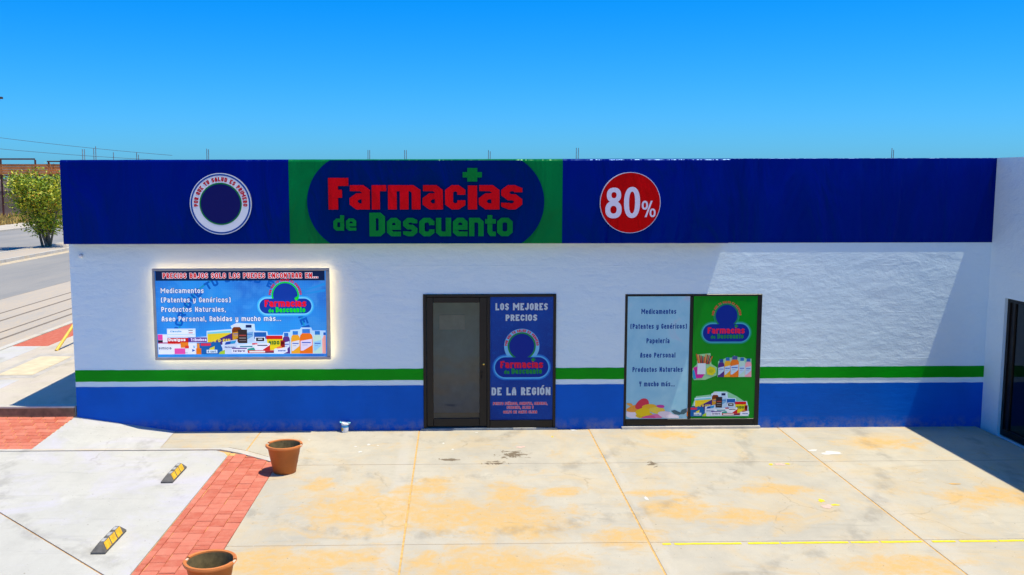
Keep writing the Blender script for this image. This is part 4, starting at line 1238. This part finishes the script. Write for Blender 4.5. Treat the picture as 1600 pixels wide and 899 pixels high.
# ------------------------------------------------------------------ pots
M_TERRA = plain('terracotta_plastic', (.44, .115, .010), .55, .14, 5, bump=.002)
M_TERRAR = plain('terracotta_rim', (.62, .19, .04), .55, .10, 5)
M_SOIL = plain('pot_inside', (.15, .11, .045), .95, .4, 14, bump=.01)
def pot(loc, rz, label):
    t = thing('plant_pot', label, 'plant pot', loc, rz, 'empty plant pots')
    H_ = .425; R1 = .262; R0 = .165
    b = MB(); b.lathe([(0, .001), (R0 - .01, .001), (R0, .012), (R0 + .022, H_*.32), (R0 + .025, H_*.325), (R0 + .048, H_*.62), (R0 + .051, H_*.625), (R1 - .028, H_ - .055), (R1 - .022, H_ - .04), (R1 - .03, H_ - .04)], M_TERRA, 56)
    o = b.build('body', t); autosmooth(o, 40)
    b = MB(); b.lathe([(0, H_*.42), (.10, H_*.425), (R0 + .02, H_*.41), (R1 - .045, H_ - .06), (R1 - .036, H_ - .02)], M_SOIL, 56); o = b.build('inside', t); autosmooth(o, 40)
    b = MB(); n = 72; prof = [(R1 - .026, H_ - .042), (R1 - .004, H_ - .040), (R1 + .006, H_ - .022), (R1 + .002, H_ - .004), (R1 - .012, H_), (R1 - .032, H_ - .006), (R1 - .036, H_ - .03)]
    for q in range(n):
        a0, a1 = 2*math.pi*q/n, 2*math.pi*(q+1)/n
        notch = q % 36 in (17, 18, 19, 16)
        k = .45 if notch else 1.0
        def pp(r, z, a):
            z = z if not notch else min(z, H_ - .026)
            return (r*math.cos(a), r*math.sin(a), z)
        for i in range(len(prof) - 1):
            (r0, z0), (r1, z1) = prof[i], prof[i+1]
            b.face([pp(r0, z0, a0), pp(r0, z0, a1), pp(r1, z1, a1), pp(r1, z1, a0)], M_TERRAR)
        if q % 36 in (16, 20):
            b.face([(r*math.cos(a0), r*math.sin(a0), z) for r, z in prof], M_TERRAR)
    o = b.build('rim', t, fix=False)
    for q in (18, 54):
        a = 2*math.pi*q/n; b = MB()
        b.box(-.05, .05, -.012, .012, H_ - .0255, H_ - .019, plain('pale_scuff', (.62, .5, .36), .7)); o = b.build('rim_tab', t)
        o.location = ((R1 - .015)*math.cos(a), (R1 - .015)*math.sin(a), 0); o.rotation_euler.z = a + math.pi/2
    return t
pot((-2.50, -2.30, 0), math.radians(82), 'terracotta plant pot at the corner of the paver strip, nearer the wall')
pot((-2.50, -6.56, 0), math.radians(84), 'terracotta plant pot cut off by the bottom edge of the picture')

# ------------------------------------------------------------------ wheel stops
M_RUB = plain('black_rubber', (.12, .11, .10), .75, .25, 14, bump=.003)
M_YST = plain('yellow_reflector', (.72, .42, .02), .6, .25, 14)
M_GST = plain('grey_reflector', (.42, .41, .40), .5, .12, 14)
def wheel_stop(loc, rz, label):
    t = thing('wheel_stop', label, 'wheel stop', loc, rz, 'parking wheel stops')
    L, W, H_ = .72, .165, .095; tw = .05; e = .07; z1 = .022
    b = MB()
    lo = [(-W/2, -L/2), (W/2, -L/2), (W/2, L/2), (-W/2, L/2)]; hi = [(-tw/2, -L/2 + e), (tw/2, -L/2 + e), (tw/2, L/2 - e), (-tw/2, L/2 - e)]
    r = [[(x, y, 0) for x, y in lo], [(x, y, z1) for x, y in lo], [(x, y, H_) for x, y in hi]]
    for j in range(2):
        for i in range(4):
            k = (i + 1) % 4; b.face([r[j][i], r[j][k], r[j+1][k], r[j+1][i]], M_RUB)
    b.face(r[2], M_RUB)
    o = b.build('body', t); bv = o.modifiers.new('bevel', 'BEVEL'); bv.width = .006; bv.segments = 2
    for s in (-1, 1):
        for i, y in enumerate((-.21, -.025, .16)):
            b = MB()
            def pt(f_, yy):     # f_ from bottom (0) to top (1) on the sloped side
                x = (W/2 + (tw/2 - W/2) * f_) * s; z = z1 + (H_ - z1) * f_
                return (x + s * .0025, yy, z + .0025)
            sk = .05
            b.face([pt(.06, y - .085), pt(.06, y + .075), pt(.97, y + .075 + sk), pt(.97, y - .085 + sk)][::s], M_YST); b.build('yellow_band', t, fix=False)
            b = MB(); b.face([(-tw/2 + .004, y - .05 + sk, H_ + .002), (tw/2 - .004, y - .05 + sk, H_ + .002), (tw/2 - .004, y + .055 + sk, H_ + .002), (-tw/2 + .004, y + .055 + sk, H_ + .002)], M_GST)
            if s > 0: b.build('grey_band', t, fix=False)
    return t
wheel_stop((-4.07, -2.42, -.004), 0.0, 'black rubber wheel stop with yellow bands, the one nearer the building')
wheel_stop((-4.09, -4.99, -.004), 0.0, 'black rubber wheel stop with yellow bands, the one nearer the camera')

# ------------------------------------------------------------------ little paint tub at the wall
tub = thing('paint_tub', 'small white tub with blue label and torn lid against the blue wall base', 'tub', (-1.87, -.10, 0))
M_TUB = plain('tub_white', (.80, .80, .82), .35, .04); M_TUBB = plain('tub_blue', (.03, .28, .60), .35, .1); M_TUBY = plain('tub_yellow', (.75, .45, .03), .4, .1)
b = MB(); b.lathe([(0, 0), (.052, 0), (.056, .006), (.061, .14), (.064, .141), (.064, .152), (.059, .152), (.056, .14), (.052, .02), (0, .02)], M_TUB, 28); autosmooth(b.build('body', tub), 40)
b = MB()
for q in range(20):
    a0, a1 = math.radians(150 + q*12), math.radians(162 + q*12)
    for z0, z1, m_ in ((.085, .125, M_TUBB), (.03, .085, M_TUBY if q < 8 else M_TUB)):
        r0, r1 = .0568 + .005 * z0/.14 + .001, .0568 + .005 * z1/.14 + .001
        b.face([(r0*math.cos(a0), r0*math.sin(a0), z0), (r0*math.cos(a1), r0*math.sin(a1), z0), (r1*math.cos(a1), r1*math.sin(a1), z1), (r1*math.cos(a0), r1*math.sin(a0), z1)], m_)
b.build('wrapper', tub, fix=False)
b = MB(); b.lathe([(0, .008), (.05, .012), (.066, .008), (.067, 0), (.060, 0), (.058, .004), (0, .003)], M_TUB, 28); o = b.build('lid', tub, (.012, .008, .150)); o.rotation_euler = (math.radians(8), math.radians(10), 0); autosmooth(o)
b = MB(); b.face([(-.085, -.01, .165), (-.05, -.03, .158), (-.055, .03, .178), (-.088, .015, .19)], plain('film_teal', (.25, .6, .62), .3)); b.build('film_flap', tub, fix=False)
b = MB(); b.face([(.05, -.02, .165), (.10, -.03, .160), (.095, -.005, .166), (.055, .01, .17)], MATS['film_teal']); b.build('film_flap', tub, fix=False)

# ------------------------------------------------------------------ street things at the left
# yellow guard leaning over the pavement
M_GUARD = plain('yellow_guard', (.78, .50, .06), .5, .12, 8)
gp = thing('guy_wire_guard', 'yellow leaning guy-wire guard rising from the pavement beside the building corner', 'post', (-8.88, 5.29, .445))
b = MB(); b.tube([(0, 0, 0), (.14, .85, .55), (.27, 1.6, 1.06)], [.036, .034, .03], M_GUARD, 10); autosmooth(b.build('sleeve', gp), 50)

# street lamp on the median, only its arm tip reaches into view
lampp = thing('street_lamp', 'dark street lamp head poking in from the left edge above the median', 'street lamp', (-22.4, 30, .42))
M_POLE = plain('dark_pole', (.06, .06, .07), .5, .2, 8, .5)
b = MB(); b.tube([(0, 0, 0), (0, 0, 3.5), (0, 0, 7.3)], [.09, .075, .055], M_POLE, 12); b.build('pole', lampp)
b = MB(); b.tube([(0, 0, 7.2), (.35, 0, 7.5), (.8, 0, 7.56)], .03, M_POLE, 8); b.tube([(0, 0, 7.2), (-.35, 0, 7.5), (-.8, 0, 7.56)], .03, M_POLE, 8); b.build('arm', lampp)
for s in (1, -1):
    b = MB(); b.prism([(.7*s, -.12), (1.15*s, -.13), (1.32*s, -.08), (1.32*s, .08), (1.15*s, .13), (.7*s, .12)][::s], 7.50, 7.60, M_POLE, .02); b.build('lamp_head', lampp)

# overhead wires
M_WIRE = plain('wire_black', (.05, .06, .08), .6)
def wire(p0, p1, sag, label):
    b = MB(); pts = []
    for i in range(25):
        f = i / 24; pts.append(tuple(p0[k] + (p1[k] - p0[k]) * f - (sag * 4 * f * (1 - f) if k == 2 else 0) for k in range(3)))
    b.tube(pts, .014, M_WIRE, 4); o = b.build('power_line'); tag(o, label, 'wire', 'overhead wires')
wire((-50, 60, 9.6), (-22, 60, 6.0), .35, 'upper of two thin overhead wires sloping down to the pharmacy roof')
wire((-50, 61, 8.2), (-22, 61, 5.6), .35, 'lower of two thin overhead wires sloping down to the pharmacy roof')

# shrub-like tree on the median
tree = thing('palo_verde_tree', 'bushy green tree with yellow blossom on the street median', 'tree', (-23.0, 38.6, .42))
M_BARK = plain('grey_bark', (.16, .13, .09), .9, .3, 12)
M_LEAF = plain('leaf_green', (.20, .30, .008), .6, .35, 3)
M_LEAF2 = plain('leaf_light', (.48, .46, .015), .6, .35, 3)
M_FLOW = plain('yellow_blossom', (.62, .33, .02), .6, .25, 3)
rt = random.Random(11)
b = MB(); tips = []
for i in range(9):
    a = rt.uniform(0, 6.28); sp = rt.uniform(.5, 1.5); h = rt.uniform(2.0, 3.5)
    p0 = Vector((rt.uniform(-.25, .25), rt.uniform(-.25, .25), 0)); p1 = p0 + Vector((math.cos(a)*sp*.35, math.sin(a)*sp*.35, h*.45)); p2 = p0 + Vector((math.cos(a)*sp, math.sin(a)*sp, h))
    b.tube([p0, (p0+p1)/2 + Vector((rt.uniform(-.06,.06), 0, 0)), p1, p2], [.07, .055, .04, .012], M_BARK, 6)
    for f in (.25, .4, .55, .7, .85, 1.0):
        q = p1.lerp(p2, f) if f > .3 else p0.lerp(p1, .7)
        tips.append(q)
        for _ in range(2):
            a2 = rt.uniform(0, 6.28); d = Vector((math.cos(a2), math.sin(a2), rt.uniform(-.1, .8))).normalized() * rt.uniform(.4, .95)
            b.tube([q, q + d], [.018, .006], M_BARK, 4); tips.append(q + d); tips.append(q + d*.6)
b.build('trunk', tree)
tree.scale = (1.12, 1.12, 1.08)
def leafmass(name, pts, n, spread, size, mats, w_):
    b = MB()
    for _ in range(n):
        c = rt.choice(pts); p = c + Vector((rt.gauss(0, spread), rt.gauss(0, spread), rt.gauss(0, spread * .8)))
        if p.z < .15: continue
        s = rt.uniform(.6, 1.4) * size
        d = Vector((rt.uniform(-1,1), rt.uniform(-1,1), rt.uniform(-.4,1))).normalized(); e = d.cross(Vector((rt.uniform(-1,1), rt.uniform(-1,1), rt.uniform(-1,1)))).normalized()
        b.face([p, p + d*s*.5 + e*s*.22, p + d*s, p + d*s*.5 - e*s*.22], rt.choices(mats, w_)[0])
    return b.build(name, tree, fix=False)
leafmass('crown', tips, 11000, .22, .15, [M_LEAF, M_LEAF2], [3, 2])
leafmass('blossom', [t_ for t_ in tips if t_.z > 1.6 and rt.random() < .35], 1100, .12, .14, [M_FLOW, M_LEAF2], [3, 1])

# boundary wall and rusty steel hoarding far behind the road
M_FWALL = plain('grey_block_wall', (.22, .17, .14), .9, .25, .6)
M_FWALL2 = plain('tan_wall_cap', (.36, .30, .25), .9, .2, .6)
fw_o = thing('boundary_wall', 'grey-brown boundary wall standing behind the far road', 'wall', (-52, 84, .3))
b = MB(); b.box(-26, 26, 0, .25, 0, 2.6, M_FWALL); b.build('lower_wall', fw_o)
b = MB(); b.box(-26, 26, -.03, .28, 2.602, 3.65, M_FWALL2); b.build('upper_wall', fw_o)
M_RUST = plain('rusty_sheet', (.56, .20, .05), .85, .35, 1.3); M_RUSTD = plain('rust_dark', (.10, .03, .022), .85, .3, 2)
hd = thing('steel_hoarding', 'rusty brown steel hoarding of horizontal slats above the boundary wall', 'hoarding', (-50, 80, .3))
def hb(name, x0, x1, y0, y1, z0, z1, m): q_ = MB(); q_.box(x0, x1, y0, y1, z0, z1, m); return q_.build(name, hd)
for z0, z1 in ((5.06, 5.30), (4.80, 5.045), (4.54, 4.785), (4.29, 4.525)):
    hb('slat', -20, 11.6, 0, .12, z0, z1, M_RUST)
hb('bottom_beam', -20, 11.6, -.06, .16, 4.13, 4.27, M_RUSTD); hb('top_beam', -20, 8.82, -.06, .06, 5.72, 5.86, M_RUSTD); hb('top_beam', 10.0, 11.5, -.06, .06, 5.5, 5.62, M_RUSTD)
for x in (-19, -13.5, -8, -3, 1.5, 5.4, 8.75, 10.05, 11.45):
    hb('post', x - .07, x + .07, .17, .3, 0, 5.72 if x < 9 else 5.5, M_RUSTD)
for i in range(9):
    q_ = MB(); x = 10.1 + rt.uniform(0, 1.1); q_.tube([(x, -.15, 4.3 + rt.uniform(0, .5)), (x + rt.uniform(-.4, .4), -.2, 4.9 + rt.uniform(-.2, .5))], .035, M_RUST, 5); q_.build('loose_bar', hd)

# dry grass by the far pavement, far scrub along the horizon
b = MB(); rg = random.Random(4); M_DRY = plain('dry_grass', (.46, .32, .08), .9, .3, 2)
for _ in range(2600):
    x, y = rg.uniform(-56, -37.2), rg.uniform(60, 83); h = rg.uniform(.15, .55); a = rg.uniform(0, 3.14)
    dx, dy = math.cos(a)*.12, math.sin(a)*.12
    b.face([(x - dx, y - dy, .36), (x + dx, y + dy, .36), (x + rg.uniform(-.2, .2), y, .36 + h)], M_DRY)
tag(b.build('dry_grass', fix=False), 'dry yellow grass along the far pavement in front of the boundary wall', 'grass', kind='stuff')
M_SCRUB = plain('scrub_green', (.09, .13, .035), .8, .35, .3)
for gi, which in enumerate(('leftmost', 'middle one', 'rightmost')):
    b = MB(); cx = (-65.0, -61.3, -58.2)[gi]; cy = 125 + rg.uniform(-4, 4); hh = rg.uniform(3.6, 4.5); ww = rg.uniform(2.6, 4.2)
    t = thing('scrub_tree', which + ' of the three low scrub trees on the horizon under the rusty hoarding', 'tree', (cx, cy, .3), 0, 'scrub trees on the horizon')
    for _ in range(420):
        a = rg.uniform(0, 6.28); u = rg.random() ** .5; zz = rg.uniform(.15, 1)
        r = ww * u * math.sqrt(max(.05, 1 - (zz * 1.05 - .35) ** 2))
        p = Vector((r*math.cos(a), r*math.sin(a), zz * hh)); s = rg.uniform(.3, .7)
        d = Vector((rg.uniform(-1,1), rg.uniform(-1,1), rg.uniform(-.3,1))).normalized() * s; e = d.cross(Vector((rg.uniform(-1,1), rg.uniform(-1,1), rg.uniform(-1,1)))).normalized() * s * .4
        b.face([p, p + d*.5 + e, p + d, p + d*.5 - e], M_SCRUB)
    b.build('crown', t, fix=False)
    b = MB(); b.tube([(0, 0, -.3), (.1, 0, hh*.4), (.2, .1, hh*.7)], [.2, .14, .05], M_BARK, 6); b.build('trunk', t)
